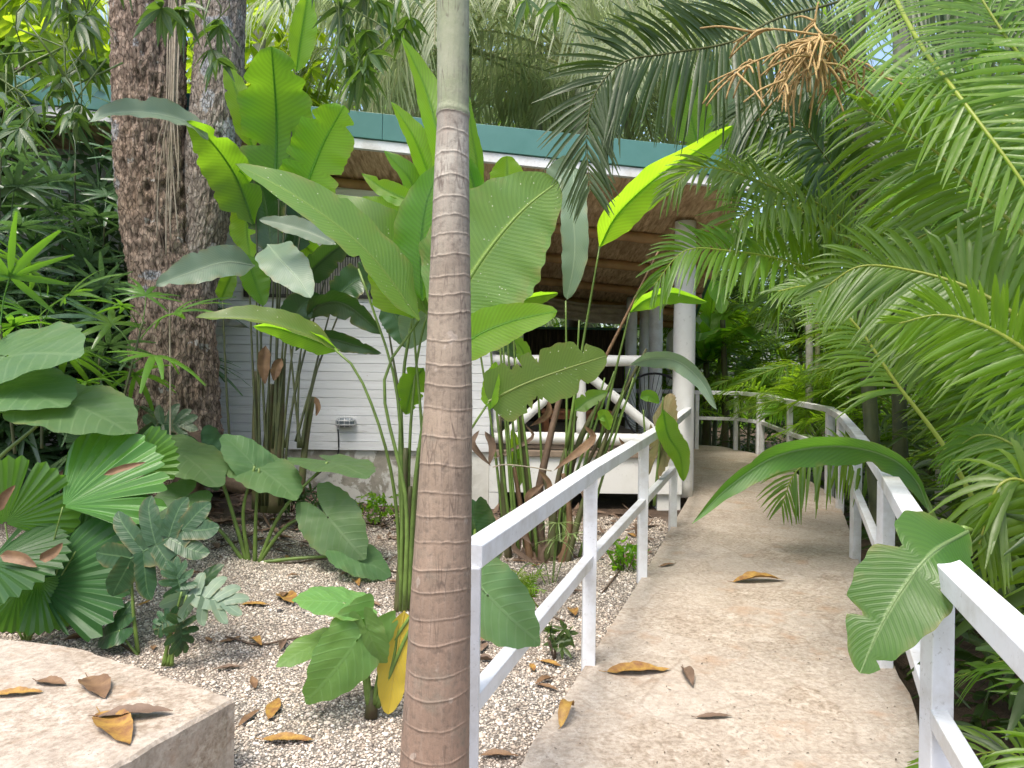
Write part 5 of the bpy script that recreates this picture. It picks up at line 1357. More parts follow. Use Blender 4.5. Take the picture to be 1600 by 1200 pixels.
# ------------------------------------------------------------------ feather palm clumps further back: copies of two plants
def palm_proto(label, mat, nf, H, Lr, Lf, ncane, seed, cmat='cane', nl=40, droop=0.4, w=0.028):
    g = np.random.default_rng(seed)
    root = thing('feather_palm', label, 'palm tree', (0, 0, 0))
    meshes = []
    for k in range(4):
        el = R([70, 52, 35, 60][k]); L_ = Lr * [1.0, 1.1, 0.95, .85][k]
        pts = [(0, 0, 0), (L_ * .3 * math.cos(el), 0, L_ * .3 * math.sin(el)), (L_ * .68 * math.cos(el * .75), 0.05, L_ * .58 * math.sin(el)), (L_ * (0.98 if k else .8), 0.1, L_ * .42 * math.sin(el))]
        meshes.append(frond(MB(), np.array(pts), Lf, nl, w=w, seed=seed + k, start=0.16, droop=droop, vee=16, rr=0.011, face=0.0, jit=8))
    objs = []
    tops = []
    for k in range(ncane):
        a_ = g.uniform(0, 6.28); r_ = g.uniform(0.05, 0.30)
        b_ = np.array([r_ * math.cos(a_), r_ * math.sin(a_), -0.1]); h_ = H * g.uniform(0.55, 1.1)
        t_ = b_ * [2.0, 2.0, 0] + [0, 0, h_]
        cane(root, [b_, b_ * [1.3, 1.3, 1] + [0, 0, h_ * .5], t_], 0.030, cmat)
        tops.append(t_)
    for k in range(nf):
        t_ = tops[k % ncane]
        if k < 4:
            o = meshes[k].build('frond', M[mat], root); objs.append(o)
        else:
            o = objs[k % 4].copy(); COL.objects.link(o); o.parent = root
        o.location = tuple(t_ + [0, 0, -0.05])
        s_ = g.uniform(0.8, 1.1)
        o.rotation_euler = (g.normal(0, .12), g.normal(0, .12), k * 2.4 + g.uniform(-.4, .4)); o.scale = (s_, s_, s_)
    return root
def put(root, first, label, loc, rz, s, group=None):
    o = root if first else copy_tree(root)
    o.location = loc; o.rotation_euler = (0, 0, rz); o.scale = (s, s, s); o['label'] = label
    if group: o['group'] = group
    return o
GP = 'feather palms crowding behind the right railing'
A = palm_proto('x', 'areca', 16, 1.5, 1.6, 0.48, 5, 41)
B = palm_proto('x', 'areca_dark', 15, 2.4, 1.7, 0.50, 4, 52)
Cp = palm_proto('x', 'areca_bright', 14, 1.1, 1.3, 0.42, 5, 63)
spots = [
 (A, 'green feather palm right behind the middle of the right railing, under the arching near fronds', (4.7, 4.9, -.3), 0.3, 1.0),
 (A, 'green feather palm with several yellowish canes, at the far right behind the near railing post', (4.6, 3.4, -.3), 1.9, 1.05),
 (A, 'green feather palm beside the dark tall palm, seen through its fronds', (5.0, 7.4, -.3), 3.0, 1.1),
 (A, 'feather palm behind the far bend of the railing, between the thin grey trunks', (5.0, 10.2, -.2), 4.1, 1.2),
 (A, 'feather palm straight behind the end railing with fronds reaching down to the path', (4.2, 13.3, -.1), 5.2, 1.15),
 (B, 'tall dark feather palm at the right edge, half hidden by the bright near frond', (4.9, 4.7, -.3), 0.8, 1.15),
 (B, 'tall shaded feather palm behind the orange flower spray', (4.6, 6.6, -.3), 2.2, 1.3),
 (B, 'tall shaded feather palm behind the pale palm trunk on the right', (5.9, 8.4, -.3), 3.7, 1.35),
 (B, 'tall feather palm in the gap between the porch roof and the right hand palms', (5.2, 12.2, -.2), 5.0, 1.25),
 (B, 'high shaded feather palm at the upper right corner, behind all nearer fronds', (6.8, 6.2, -.3), 1.2, 1.6),
 (Cp, 'bright low feather palm lit behind the level end railing', (3.1, 13.6, -.1), 0.5, 1.1),
 (Cp, 'bright low feather palm with pale drooping leaflets above the far bend of the railing', (4.5, 11.2, -.2), 2.0, 1.25),
 (Cp, 'bright low feather palm at the foot of the thin grey trunks', (5.0, 9.0, -.3), 3.3, 1.0),
 (Cp, 'low bright feather palm outside the railing beside the arching banana leaf', (4.6, 5.8, -.32), 4.4, 0.75),
 (Cp, 'low feather palm between the near railing post and the right edge of the picture', (3.6, 3.5, -.32), 5.5, 0.8),
 (Cp, 'bright feather palm behind the end railing, next to the brownish green stem', (2.4, 14.4, -.1), 1.4, 1.35),
 (A, 'feather palm behind the far bend of the railing, farther back than the grey trunks', (5.9, 11.6, -.2), 2.6, 1.45),
 (A, 'full green feather palm in the distance above the level end railing', (4.0, 15.2, -.1), 0.9, 1.7),
 (B, 'tall feather palm in the distance between the column and the far bend', (3.3, 16.4, -.1), 3.9, 1.7),
 (A, 'feather palm between the dark green trunk and the grey trunks', (5.4, 8.2, -.3), 5.6, 1.25),
 (A, 'feather palm in the dark gap under the near arching fronds', (4.2, 4.2, -.3), 2.8, .9),
]
seen_p = set()
for p_, lab, loc_, rz_, s_ in spots:
    put(p_, id(p_) not in seen_p, lab, loc_, rz_, s_, GP); seen_p.add(id(p_))

# thin trunks of taller palms standing among them
for px_, y0_, y1_, Y_, w_, mt, lab in ((1264, 700, 300, 10.6, 13, 'grey_trunk', 'thin grey palm trunk, left one of a close pair behind the far bend railing'), (1277, 700, 330, 11.0, 9, 'cane', 'thin yellowish palm trunk, right one of a close pair behind the far bend railing'), (1404, 790, 480, 6.0, 26, 'stalk_dark', 'thick dark green palm trunk rising behind the long right railing'), (1476, 640, -200, 6.4, 24, 'grey_trunk', 'pale grey palm trunk standing in the middle of the dark right hand fronds'), (1590, 500, -200, 7.5, 24, 'grey_trunk', 'pale palm trunk at the upper right edge behind the bright frond'), (1450, 420, -200, 9.5, 12, 'grey_trunk', 'slim pale trunk left of the pale grey palm trunk among the right hand fronds'), (1133, 700, 500, 13.2, 12, 'pseudo', 'brownish green stem directly behind the end railing')):
    a_, b_ = P(px_, y0_, Y_), P(px_ - 4, y1_, Y_)
    o = thing('palm_trunk', lab, 'palm tree', (a_[0], Y_, -0.3))
    a_ = np.array([a_[0], Y_, -0.35])
    cane(o, [a_, (a_ + b_) / 2 + [0.03, 0, 0], b_], w_ * Y_ / F / 2, mt, 'trunk')
    if y1_ < 0:
        for k in range(5):
            d_ = np.array([math.cos(k * 1.3), math.sin(k * 1.3), 0])
            frond(MB(), [b_, b_ + d_ * .5 + [0, 0, .5], b_ + d_ * 1.3 + [0, 0, .35], b_ + d_ * 1.9 + [0, 0, -.4]], 0.5, 36, w=0.03, seed=sd(), face=0, droop=.5).build('frond', M['areca_dark'], o)

# ------------------------------------------------------------------ grey green coconut palms behind the house
def coco_proto(seed, nf=16):
    g = np.random.default_rng(seed)
    root = thing('coconut_palm', 'x', 'palm tree')
    L_ = 4.6
    mats = ['coco', 'coco', 'coco', 'coco']
    fr = []
    for k in range(4):
        up = [1.5, 0.9, 0.2, -0.5][k]
        pts = np.array([(0, 0, 0), (L_ * .25, 0, up * .55), (L_ * .55, 0.1, up * .75 - .1), (L_ * .82, 0.15, up * .5 - 0.7), (L_ * 1.0, 0.2, up * .1 - 1.7)])
        fr.append(frond(MB(), pts, 0.95, 62, w=0.05, seed=seed + k, start=0.14, droop=0.75, vee=5, rr=0.03, face=0.0, jit=9, segs=5).build('frond', M[mats[k]], root))
    for k in range(nf):
        o = fr[k] if k < 4 else fr[k % 4].copy()
        if k >= 4: COL.objects.link(o); o.parent = root
        o.rotation_euler = (g.normal(0, .1), g.normal(0, .15), k * 2.4 + g.uniform(-.3, .3)); o.location = (0, 0, 9.0)
        s_ = g.uniform(.85, 1.1); o.scale = (s_, s_, s_)
    cane(root, [(0.2, 0.1, -0.2), (0.1, 0, 4.5), (0, 0, 9.1)], 0.16, 'grey_trunk', 'trunk')
    return root
K = coco_proto(71)
for i, (lab, loc_, rz_, s_) in enumerate((
 ('greyish coconut palm behind the roof, between the ringed trunk and the dark frond', (0.4, 15.6, 0), 0.4, 1.0),
 ('greyish coconut palm behind the roof, just left of the top of the ringed palm trunk', (-2.2, 16.4, 0.4), 1.7, 1.1),
 ('greyish coconut palm behind the right end of the green roof edge', (3.6, 15.4, -0.6), 2.9, 0.95),
 ('greyish coconut palm furthest left behind the roof, seen past the tall heliconia', (-5.0, 14.5, 0.0), 4.0, 1.0),
 ('tall greyish coconut palm behind the right hand feather palms', (7.2, 14.0, 0), 5.2, 1.15),
 ('greyish coconut palm high behind the roof, between the ringed trunk and the old tree', (-0.9, 13.2, -1.2), 2.2, 0.95),
 ('greyish coconut palm above the teal roof edge, its old leaves hanging straight down', (1.2, 13.6, -1.4), 3.6, 0.95),
 ('greyish coconut palm behind the porch roof, next to the upright banana leaf', (2.6, 17.0, -0.5), 4.6, 1.0),
 ('low greyish coconut palm at the back of the porch, seen between the columns', (2.0, 19.5, -5.2), 0.9, 1.0))):
    put(K, i == 0, lab, loc_, rz_, s_, 'coconut palms behind the house')

# ------------------------------------------------------------------ banana plants at the back
def banana(name, label, base, H, leaves, seed):
    g = np.random.default_rng(seed)
    o = thing(name, label, 'banana plant', base)
    b_ = np.array(base, float)
    MB().tube(smooth_line([b_ - [0, 0, .3], b_ + [.03, 0, H * .5], b_ + [0, 0, H]], 14), np.linspace(.11, .05, 14) * (1 + .05 * g.normal(size=14)), 14).build('stem', M['pseudo'], o)
    for a_, L_, rise, hw, mt in leaves:
        d_ = np.array([math.cos(R(a_)), math.sin(R(a_)), 0]); t_ = b_ + [0, 0, H]
        pts = [t_, t_ + d_ * L_ * .25 + [0, 0, rise * .6], t_ + d_ * L_ * .6 + [0, 0, rise], t_ + d_ * L_ + [0, 0, rise * .55]]
        pts[0] = t_ - [0, 0, .05]
        blade(MB(), pts, hw, face=0.25, fold=0.3, prof=prof_banana, tears=6, seed=sd(), wave=0.05, rows=70).build('leaf', M[mt], o)
    return o
banana('banana_plant', 'broad leaved banana plant behind the end of the path, right of the white column', (3.5, 13.4, -.2), 2.1, ((180, 1.3, .9, .28, 'heli_bright'), (250, 1.4, .4, .30, 'banana'), (300, 1.2, .5, .26, 'heli'), (120, 1.3, .8, .28, 'pale'), (40, 1.3, .9, .28, 'heli_bright'), (210, 1.2, -.2, .28, 'heli_dark'), (270, 1.0, 1.3, .24, 'heli_bright')), 5)
bb = banana('banana_plant', 'tall banana plant behind the roof with one upright bright leaf and a pale one', (2.72, 11.6, -.2), 5.0, ((200, 1.1, .2, .26, 'heli'), (20, 1.2, .4, .28, 'heli_bright')), 6)
leafpart(bb, [(1095, 245), (1080, 180), (1068, 95)], 11.5, 30, 'heli_bright', prof=prof_banana, tears=4, fold=0.15)
leafpart(bb, [(1140, 240), (1128, 170), (1118, 95)], 11.8, 32, 'pale', prof=prof_banana, tears=2, fold=0.1)
leafpart(bb, [(1110, 240), (1150, 210), (1200, 205)], 11.4, 24, 'heli_bright', prof=prof_banana, tears=4, fold=0.2)
leafpart(bb, [(1120, 240), (1180, 180), (1215, 150)], 11.6, 22, 'heli_bright', prof=prof_banana, tears=3, fold=0.2)
banana('banana_plant', 'banana plant at the back of the porch, seen above the dark cane screen', (1.3, 14.6, .2), 1.7, ((200, 1.2, .5, .28, 'pale'), (300, 1.1, .5, .26, 'heli_bright'), (260, 1.0, .2, .26, 'heli'), (20, 1.0, .4, .26, 'banana'), (100, 1.1, .6, .26, 'heli')), 7)

# ------------------------------------------------------------------ lady palms on the left
def lady_proto(seed, ncane, hs, mat, label='x'):
    g = np.random.default_rng(seed)
    root = thing('lady_palm', label, 'palm')
    fm = [fan(MB(), (0.26, 0, 0.06), (0.85, 0, -0.1 * k), 0.36, int(8 + k % 3), 240, w=0.046, droop=0.30 + .06 * k, seed=seed + k).tube(smooth_line([(0, 0, 0), (0.14, 0, 0.06), (0.26, 0, 0.06)], 6), 0.004, 5, False, 0.5) for k in range(4)]
    objs = []; c = 0
    for k in range(ncane):
        a_, r_ = g.uniform(0, 6.28), g.uniform(0.05, .42)
        b_ = np.array([r_ * math.cos(a_), r_ * math.sin(a_), -0.1]); h_ = g.uniform(*hs)
        t_ = b_ * [1.5, 1.5, 0] + [0, 0, h_]
        cane(root, [b_, (b_ + t_) / 2, t_], 0.011, 'stalk_dark')
        for j in range(7):
            f_ = 1 - j * 0.085
            if c < 4: o = fm[c].build('fan_leaf', M[mat], root); objs.append(o)
            else: o = objs[c % 4].copy(); COL.objects.link(o); o.parent = root
            o.location = tuple(b_ * (1 - f_) + t_ * f_)
            s_ = g.uniform(.8, 1.25)
            o.rotation_euler = (g.normal(0, .25), R([-60, -40, -20, -5, 5, 15, 25][j]) + g.normal(0, .15), c * 2.4 + g.uniform(-.4, .4)); o.scale = (s_, s_, s_)
            c += 1
    return root
L1 = lady_proto(81, 13, (1.2, 3.1), 'rhapis'); L2 = lady_proto(92, 10, (0.7, 1.8), 'rhapis'); L3_ = lady_proto(97, 3, (0.5, 1.0), 'rhapis_light')
for i, (p_, f_, lab, loc_, rz_, s_) in enumerate((
 (L1, 1, 'tall glossy lady palm against the left wall, close to the trunk of the old tree', (-4.0, 6.9, .3), 0, 1.1),
 (L1, 0, 'tall glossy lady palm at the left edge of the picture', (-5.0, 6.7, .3), 1.5, 1.15),
 (L1, 0, 'tall glossy lady palm between the two other tall ones on the left', (-4.2, 5.9, .35), 3.1, 1.0),
 (L2, 1, 'low dark lady palm beside the foot of the old tree', (-3.65, 6.6, .3), 0.7, 1.1),
 (L2, 0, 'low dark lady palm at the left edge under the tall ones', (-4.7, 5.9, .3), 2.2, 1.05),
 (L1, 0, 'tall lady palm touching the left edge, nearest to the boarded wall', (-5.6, 7.2, .3), 5.0, 1.2),
 (L1, 0, 'tall lady palm closest to the old tree, its fans crossing the bark', (-3.75, 7.2, .3), 2.4, 1.15),
 (L2, 0, 'middle sized lady palm with narrow fingers, under the tall lady palms', (-4.2, 6.1, .3), 4.0, 1.15))):
    put(p_, bool(f_), lab, loc_, rz_, s_, 'lady palms along the left wall')
L3_.location = (-3.3, 5.0, 0.55); L3_.scale = (1.0, 1.0, 1.0); L3_['label'] = 'light green lady palm leaf fans with dry tips, in front of the dark lady palms'
lt = L3_; lt.location = tuple(P(75, 560, 5.2) - np.array([0, 0, 0.55]))

# bright trees behind the left wall
def leafy_tree(label, base, H, cr_c, cr_r, nw, mat, L, w_, seed):
    g = np.random.default_rng(seed)
    o = thing('broadleaf_tree', label, 'tree', base)
    b_ = np.array(base, float); c_ = np.array(cr_c, float)
    MB().tube(smooth_line([b_ - [0, 0, .2], (b_ + c_) / 2 + [.1, 0, 0], c_], 16), np.linspace(.16, .06, 16), 12).build('trunk', M['branch'], o)
    mb = MB()
    clumps = [unit(g.normal(size=3)) * g.uniform(.35, 1.0) for _ in range(16)]
    for k in range(nw):
        e_ = clumps[int(g.integers(16))] * cr_r + g.normal(0, .28, 3) * np.array(cr_r)
        whorl(mb, c_ + e_, 8, L * g.uniform(.7, 1.2), w_, int(g.integers(1e6)), axis=(e_[0] * .3, e_[1] * .3, -.4), spread=.9, droop=.4)
    mb.build('crown', M[mat], o)
    lb = MB()
    for e_ in clumps[:9]:
        MB_ = smooth_line([c_ - [0, 0, .5], c_ + e_ * np.array(cr_r) * .5, c_ + e_ * np.array(cr_r)], 10)
        MB().tube(MB_, np.linspace(.05, .012, 10), 7).build('limb', M['branch'], o)
    return o
leafy_tree('sunlit lime green tree behind the wall in the upper left corner', (-8.0, 10.5, 0), 5, (-7.4, 10.5, 6.0), (2.2, 1.6, 1.9), 330, 'lime', 0.34, 0.10, 3)
leafy_tree('lime green tree behind the roof, between the old tree and the tall heliconia', (-4.5, 12.0, 0), 5, (-4.2, 12.0, 6.6), (1.6, 1.4, 1.6), 200, 'lime', 0.30, 0.09, 8)
leafy_tree('dark broad leaved tree at the upper left edge in front of the lime green one', (-5.8, 7.1, 0.2), 4, (-5.2, 6.9, 4.0), (1.1, .6, .9), 90, 'mango', 0.30, 0.075, 9)
yp = thing('yellow_palm', 'yellow green feather palm behind the roof, just left of the old tree trunk', 'palm tree', (-5.9, 10.2, 0))
for k, pts in enumerate(([(140, 220), (130, 120), (105, 70), (60, 60)], [(140, 220), (145, 130), (160, 80), (200, 60)], [(140, 220), (120, 150), (80, 130), (30, 150)])):
    frondpart(yp, pts, [10.2] * 4, 95, 'lime', 34, face=.7, droop=.3, wpx=8)
cane(yp, [(-5.9, 10.2, -.1), (-5.8, 10.2, 3), P(140, 225, 10.2)], .06)

# ------------------------------------------------------------------ elephant ears, split leaves and pleated palms at the lower left
def pol(parent, c, t, Y, mat, kind='aloc', name='leaf', Y2=None, **kw):
    s = kw.pop('seed', sd())
    if kind == 'split':
        kw.pop('nth', 0)
        return cut_leaf(MB(), P(*c, Y), P(*t, Y if Y2 is None else Y2), kw.pop('roll', 0), seed=s, **kw).build(name, M[mat], parent)
    return polar(MB(), P(*c, Y), P(*t, Y if Y2 is None else Y2), kw.pop('roll', 0), kind, seed=s, **kw).build(name, M[mat], parent)
e1 = thing('elephant_ear', 'large elephant ear with three broad grey green leaves stacked at the left edge', 'plant', tuple(P(-50, 860, 4.6)))
pol(e1, (10, 556), (118, 540), 4.5, 'aloc', roll=64, Y2=4.3, droop=.1)
pol(e1, (2, 600), (96, 618), 4.4, 'aloc', roll=62, Y2=4.2, droop=.15)
pol(e1, (98, 630), (205, 650), 4.4, 'aloc', roll=62, Y2=4.3, droop=.25, width=1.1)
pol(e1, (70, 625), (24, 655), 4.45, 'aloc', roll=-62, Y2=4.3, droop=.2, width=.9)
for pts in ([(-50, 860), (-20, 740), (50, 672), (98, 630)], [(-50, 860), (-30, 660), (14, 562)], [(-55, 860), (-40, 700), (10, 598)]):
    stalkpart(e1, pts, 4.55, .017, 'stalk')
e2 = thing('elephant_ear', 'elephant ear on the gravel below the lamp, long pale stalks spreading from one base', 'plant', tuple(P(395, 888, 5.55)))
Y = 5.5
pol(e2, (398, 728), (352, 672), Y, 'aloc', roll=-35, droop=.2, width=.8)
pol(e2, (405, 732), (466, 764), Y, 'aloc', roll=50, Y2=5.3, droop=.2, width=.9)
pol(e2, (515, 722), (575, 736), Y, 'aloc', roll=74, Y2=5.2, droop=.1)
pol(e2, (512, 808), (562, 870), 5.3, 'aloc', roll=-10, Y2=5.1, droop=.2, width=.85)
pol(e2, (552, 868), (614, 892), 5.2, 'aloc', roll=50, droop=.2)
pol(e2, (278, 708), (345, 738), 5.4, 'aloc', roll=58, Y2=5.2, droop=.25)
pol(e2, (288, 778), (236, 810), 5.2, 'aloc', roll=-35, Y2=5.0, droop=.15, width=1.05)
pol(e2, (320, 706), (350, 760), 5.8, 'monstera', roll=20, droop=.4)
for pts in ([(390, 885), (380, 800), (398, 728)], [(398, 885), (400, 800), (405, 732)], [(402, 885), (440, 800), (512, 722)], [(400, 885), (450, 820), (518, 798)], [(400, 880), (470, 872), (552, 868)], [(388, 885), (350, 760), (330, 725), (262, 705)], [(386, 885), (345, 830), (285, 778)]):
    stalkpart(e2, pts, 5.45, .017, 'stalk')
e3 = thing('elephant_ear', 'small bright elephant ear with one yellow leaf, in the gravel left of the ringed trunk', 'plant', tuple(P(582, 1110, 3.3)))
Y = 3.25
pol(e3, (538, 942), (459, 932), Y, 'aloc_bright', roll=-62, Y2=3.15, droop=.1, width=1.0)
pol(e3, (506, 1002), (432, 1028), Y, 'aloc_bright', roll=-55, Y2=3.1, droop=.2, width=.7)
pol(e3, (558, 1000), (490, 1106), 3.15, 'aloc_bright', roll=22, Y2=3.0, droop=.35, width=.75)
pol(e3, (575, 985), (596, 1045), 3.15, 'aloc_bright', roll=-30, droop=.25, width=.7)
pol(e3, (600, 1000), (640, 975), 3.4, 'aloc_bright', roll=30, droop=.3, width=.8)
leafpart(e3, [(632, 955), (622, 1010), (614, 1060), (606, 1116)], 3.25, 30, 'yellow', prof=prof_round, fold=.2, roll=10)
for pts in ([(578, 1100), (570, 1030), (538, 942)], [(576, 1100), (560, 1030), (506, 1002)], [(580, 1100), (572, 1050), (558, 1000)], [(584, 1100), (600, 1030), (640, 965), (668, 935)], [(586, 1100), (606, 1060), (640, 985), (660, 970)], [(590, 1105), (612, 1040), (624, 966)]):
    stalkpart(e3, pts, 3.25, .013, 'stalk')
MB().tube(PP([(580, 1120), (581, 1075)], 3.26), [.03, .02], 10).build('stem', M['pseudo'], e3)
e4 = thing('elephant_ear', 'elephant ear with one leaf lying over the middle bar of the left railing', 'plant', tuple(P(742, 1010, 2.75)))
pol(e4, (762, 930), (832, 1006), 2.5, 'aloc', roll=-22, Y2=2.36, droop=.2, width=.85)
pol(e4, (742, 828), (762, 905), 3.3, 'heli_dark', roll=30, droop=.3, width=.8)
stalkpart(e4, [(735, 1060), (738, 980), (762, 930)], 2.55, .013)
stalkpart(e4, [(735, 1060), (738, 950), (742, 828)], [2.6, 2.8, 3.3], .013)
e5 = thing('elephant_ear', 'dark leaved plant beside the ringed trunk in front of the white pier', 'plant', tuple(P(752, 880, 4.6)))
for pts, hw in (([(756, 880), (745, 830), (738, 780)], 22), ([(758, 880), (765, 830), (760, 785)], 13), ([(760, 880), (785, 840), (800, 820)], 14)):
    leafpart(e5, pts, 4.5, hw, 'heli_dark', fold=.3)

m1 = thing('split_leaf_plant', 'glossy split leaf plant, one big cut leaf on a straight stalk behind the stone platform', 'plant', tuple(P(215, 1025, 3.95)))
pol(m1, (206, 872), (312, 812), 3.9, 'monstera', 'split', roll=14, droop=.15, width=1.0, nth=180)
stalkpart(m1, [(216, 1025), (208, 950), (205, 880)], 3.92, .012)
pol(m1, (186, 985), (140, 1000), 3.9, 'monstera', roll=-30, droop=.4, width=.8)
pol(m1, (190, 965), (202, 940), 3.95, 'monstera', roll=30, droop=.3, width=.7)
stalkpart(m1, [(216, 1025), (200, 1005), (186, 985)], 3.9, .008)
m2 = thing('split_leaf_plant', 'dusty split leaf plant right of the tall cut leaf, beside the platform', 'plant', tuple(P(265, 1040, 3.7)))
pol(m2, (292, 930), (372, 940), 3.75, 'pale', 'split', roll=35, droop=.15, nth=180, seed=12)
pol(m2, (284, 925), (268, 880), 3.75, 'monstera', 'split', roll=20, droop=.15, nth=180)
pol(m2, (280, 972), (290, 1018), 3.65, 'monstera', 'split', roll=30, droop=.25, nth=180, width=1.1)
pol(m2, (268, 965), (238, 985), 3.68, 'monstera', 'split', roll=-20, droop=.2, nth=180)
pol(m2, (320, 905), (345, 880), 3.9, 'heli_dark', 'aloc', roll=40, droop=.2, width=.6)
for pts in ([(262, 1040), (275, 990), (292, 930)], [(255, 1040), (268, 985), (284, 925)], [(268, 1040), (272, 1000), (280, 972)], [(258, 1038), (262, 1000), (268, 965)]):
    stalkpart(m2, pts, 3.72, .011, 'stalk')
stalkpart(m2, [(150, 975), (195, 1010), (250, 1040), (330, 1058), (440, 1066)], [4.0, 3.95, 3.85, 3.8, 3.85], .008, 'twig', 'runner')
m3 = thing('split_leaf_plant', 'single cut leaf climbing on the foot of the old tree', 'plant', tuple(P(262, 720, 5.75)))
pol(m3, (243, 664), (300, 660), 5.75, 'monstera', 'split', roll=22, droop=.1, nth=180)
stalkpart(m3, [(262, 720), (250, 690), (243, 664)], 5.76, .008)

li = thing('pleated_palm', 'low palm with round pleated saw edged leaves at the left edge behind the stone platform', 'palm', tuple(P(40, 1005, 4.0)))
pol(li, (8, 818), (46, 716), 4.0, 'licuala', 'licuala', 'fan_leaf', roll=-10, droop=.1, nth=304, arc=105)
pol(li, (98, 792), (248, 698), 4.1, 'licuala', 'licuala', 'fan_leaf', roll=40, Y2=4.35, droop=.05, cup=.3, nth=304, arc=62)
pol(li, (118, 862), (222, 768), 4.25, 'licuala_dark', 'licuala', 'fan_leaf', roll=10, droop=.1, nth=304, arc=55)
pol(li, (98, 862), (104, 728), 4.5, 'licuala_dark', 'licuala', 'fan_leaf', roll=20, droop=.05, nth=304, width=.45)
pol(li, (62, 915), (206, 884), 4.0, 'licuala_dark', 'licuala', 'fan_leaf', roll=24, droop=.12, cup=.2, nth=304, arc=60)
pol(li, (58, 905), (118, 968), 3.95, 'licuala', 'licuala', 'fan_leaf', roll=20, droop=.2, cup=.2, nth=304, arc=60)
pol(li, (30, 918), (36, 994), 3.9, 'licuala', 'licuala', 'fan_leaf', roll=-10, droop=.25, nth=304, arc=70)
pol(li, (-20, 880), (94, 862), 3.85, 'licuala_dark', 'licuala', 'fan_leaf', roll=55, droop=.2, nth=304, arc=90)
pol(li, (205, 735), (272, 692), 4.6, 'licuala', 'licuala', 'fan_leaf', roll=30, droop=.1, nth=304, arc=50)
pol(li, (130, 690), (108, 668), 5.4, 'licuala_dark', 'licuala', 'fan_leaf', roll=30, droop=.1, nth=304)
for pts in ([(40, 1000), (22, 900), (8, 818)], [(45, 1000), (75, 880), (98, 792)], [(46, 1000), (85, 920), (118, 862)], [(42, 1000), (80, 920), (98, 862)], [(42, 1000), (50, 950), (62, 915)], [(44, 1000), (46, 950), (58, 905)], [(40, 1000), (30, 950), (30, 918)], [(36, 1000), (0, 930), (-20, 880)]):
    stalkpart(li, pts, 4.02, .007, 'stalk')
for pts, hw in (([(62, 875), (85, 862), (98, 848)], 8), ([(0, 868), (30, 872), (58, 886)], 9), ([(162, 742), (190, 732), (228, 722)], 5), ([(-5, 800), (8, 775), (24, 758)], 7)):
    blade(MB(), PP(pts, 3.8), hw * 3.8 / F, fold=.5, seed=sd(), rows=16, cols=4).build('dry_leaf', M['dry'], li)

# umbrella sedge and small ferns between the clump and the railing
us = thing('umbrella_sedge', 'pale umbrella shaped grass plant in front of the brown sheaths, seen over the left railing', 'plant', tuple(P(866, 900, 5.2)))
M['sedge'] = leaf_mat('sedge_blade', (0.22, 0.30, 0.12), (0.35, 0.5, 0.1), .3, .45, 'none', 20, None, dry=0)
for (px_, py_) in ((868, 845), (872, 818), (892, 835), (800, 905), (840, 900)):
    c_ = P(px_, py_, 5.1)
    fan(MB(), c_, (0.1, -1, 0.1), 0.19, 16, 350, w=.011, droop=.55, lift=.35, seed=sd()).build('leaf', M['sedge'], us)
    stalkpart(us, [(px_, py_ + 1), ((px_ + 862) / 2, 880), (862, 930)], 5.12, .005)
fe = thing('fern', 'small feathery green fern on the gravel under the left railing', 'fern', tuple(P(820, 950, 4.4)))
for k in range(11):
    px_, py_ = 770 + 90 * gq.random(), 885 + 40 * gq.random()
    b_ = P(820 + gq.normal(0, 20), 950, 4.4); t_ = P(px_, py_, 4.3 + gq.normal(0, .1))
    frond(MB(), [b_, (b_ + t_) / 2 + [0, 0, .06], t_], .07, 16, w=.010, seed=sd(), start=.3, droop=.3, rr=.003, segs=2).build('frond', M['areca'], fe)
def shrub(label, px_, py_, Y_, r_px, n, mat, L, w_, h_px, seed):
    g = np.random.default_rng(seed)
    b_ = P(px_, py_, Y_); o = thing('shrub', label, 'shrub', tuple(b_)); mb = MB(); k_ = Y_ / F
    for k in range(n):
        q = b_ + [g.normal(0, r_px * k_ * .5), g.normal(0, r_px * k_ * .4), g.uniform(.2, 1) * h_px * k_]
        whorl(mb, q, 6, L, w_, int(g.integers(1e6)), axis=(g.normal(0, .4), g.normal(0, .4), .2), spread=1, droop=.2)
    mb.build('foliage', M[mat], o)
    for k in range(5):
        MB().tube([b_, b_ + [g.normal(0, r_px * k_ * .4), g.normal(0, r_px * k_ * .3), h_px * k_ * .7]], .004, 5).build('stem', M['twig'], o)
shrub('tiny leaved green shrub at the foot of the flaking base wall below the lamp', 590, 822, 6.9, 46, 60, 'heli', .045, .02, 48, 1)
shrub('low green weeds at the foot of the flaking wall left of the tiny leaved shrub', 500, 815, 6.8, 50, 40, 'mango', .07, .02, 34, 2)
shrub('small dark shrub beside the path in the shade under the porch', 975, 905, 5.4, 28, 40, 'heli', .05, .022, 60, 3)
shrub('thin twiggy seedling on the gravel under the left railing', 868, 1040, 3.9, 26, 9, 'mango', .06, .03, 60, 4)
shrub('grassy weeds at the foot of the dark heliconia stems', 455, 800, 6.3, 40, 40, 'heli_dark', .12, .02, 40, 5)

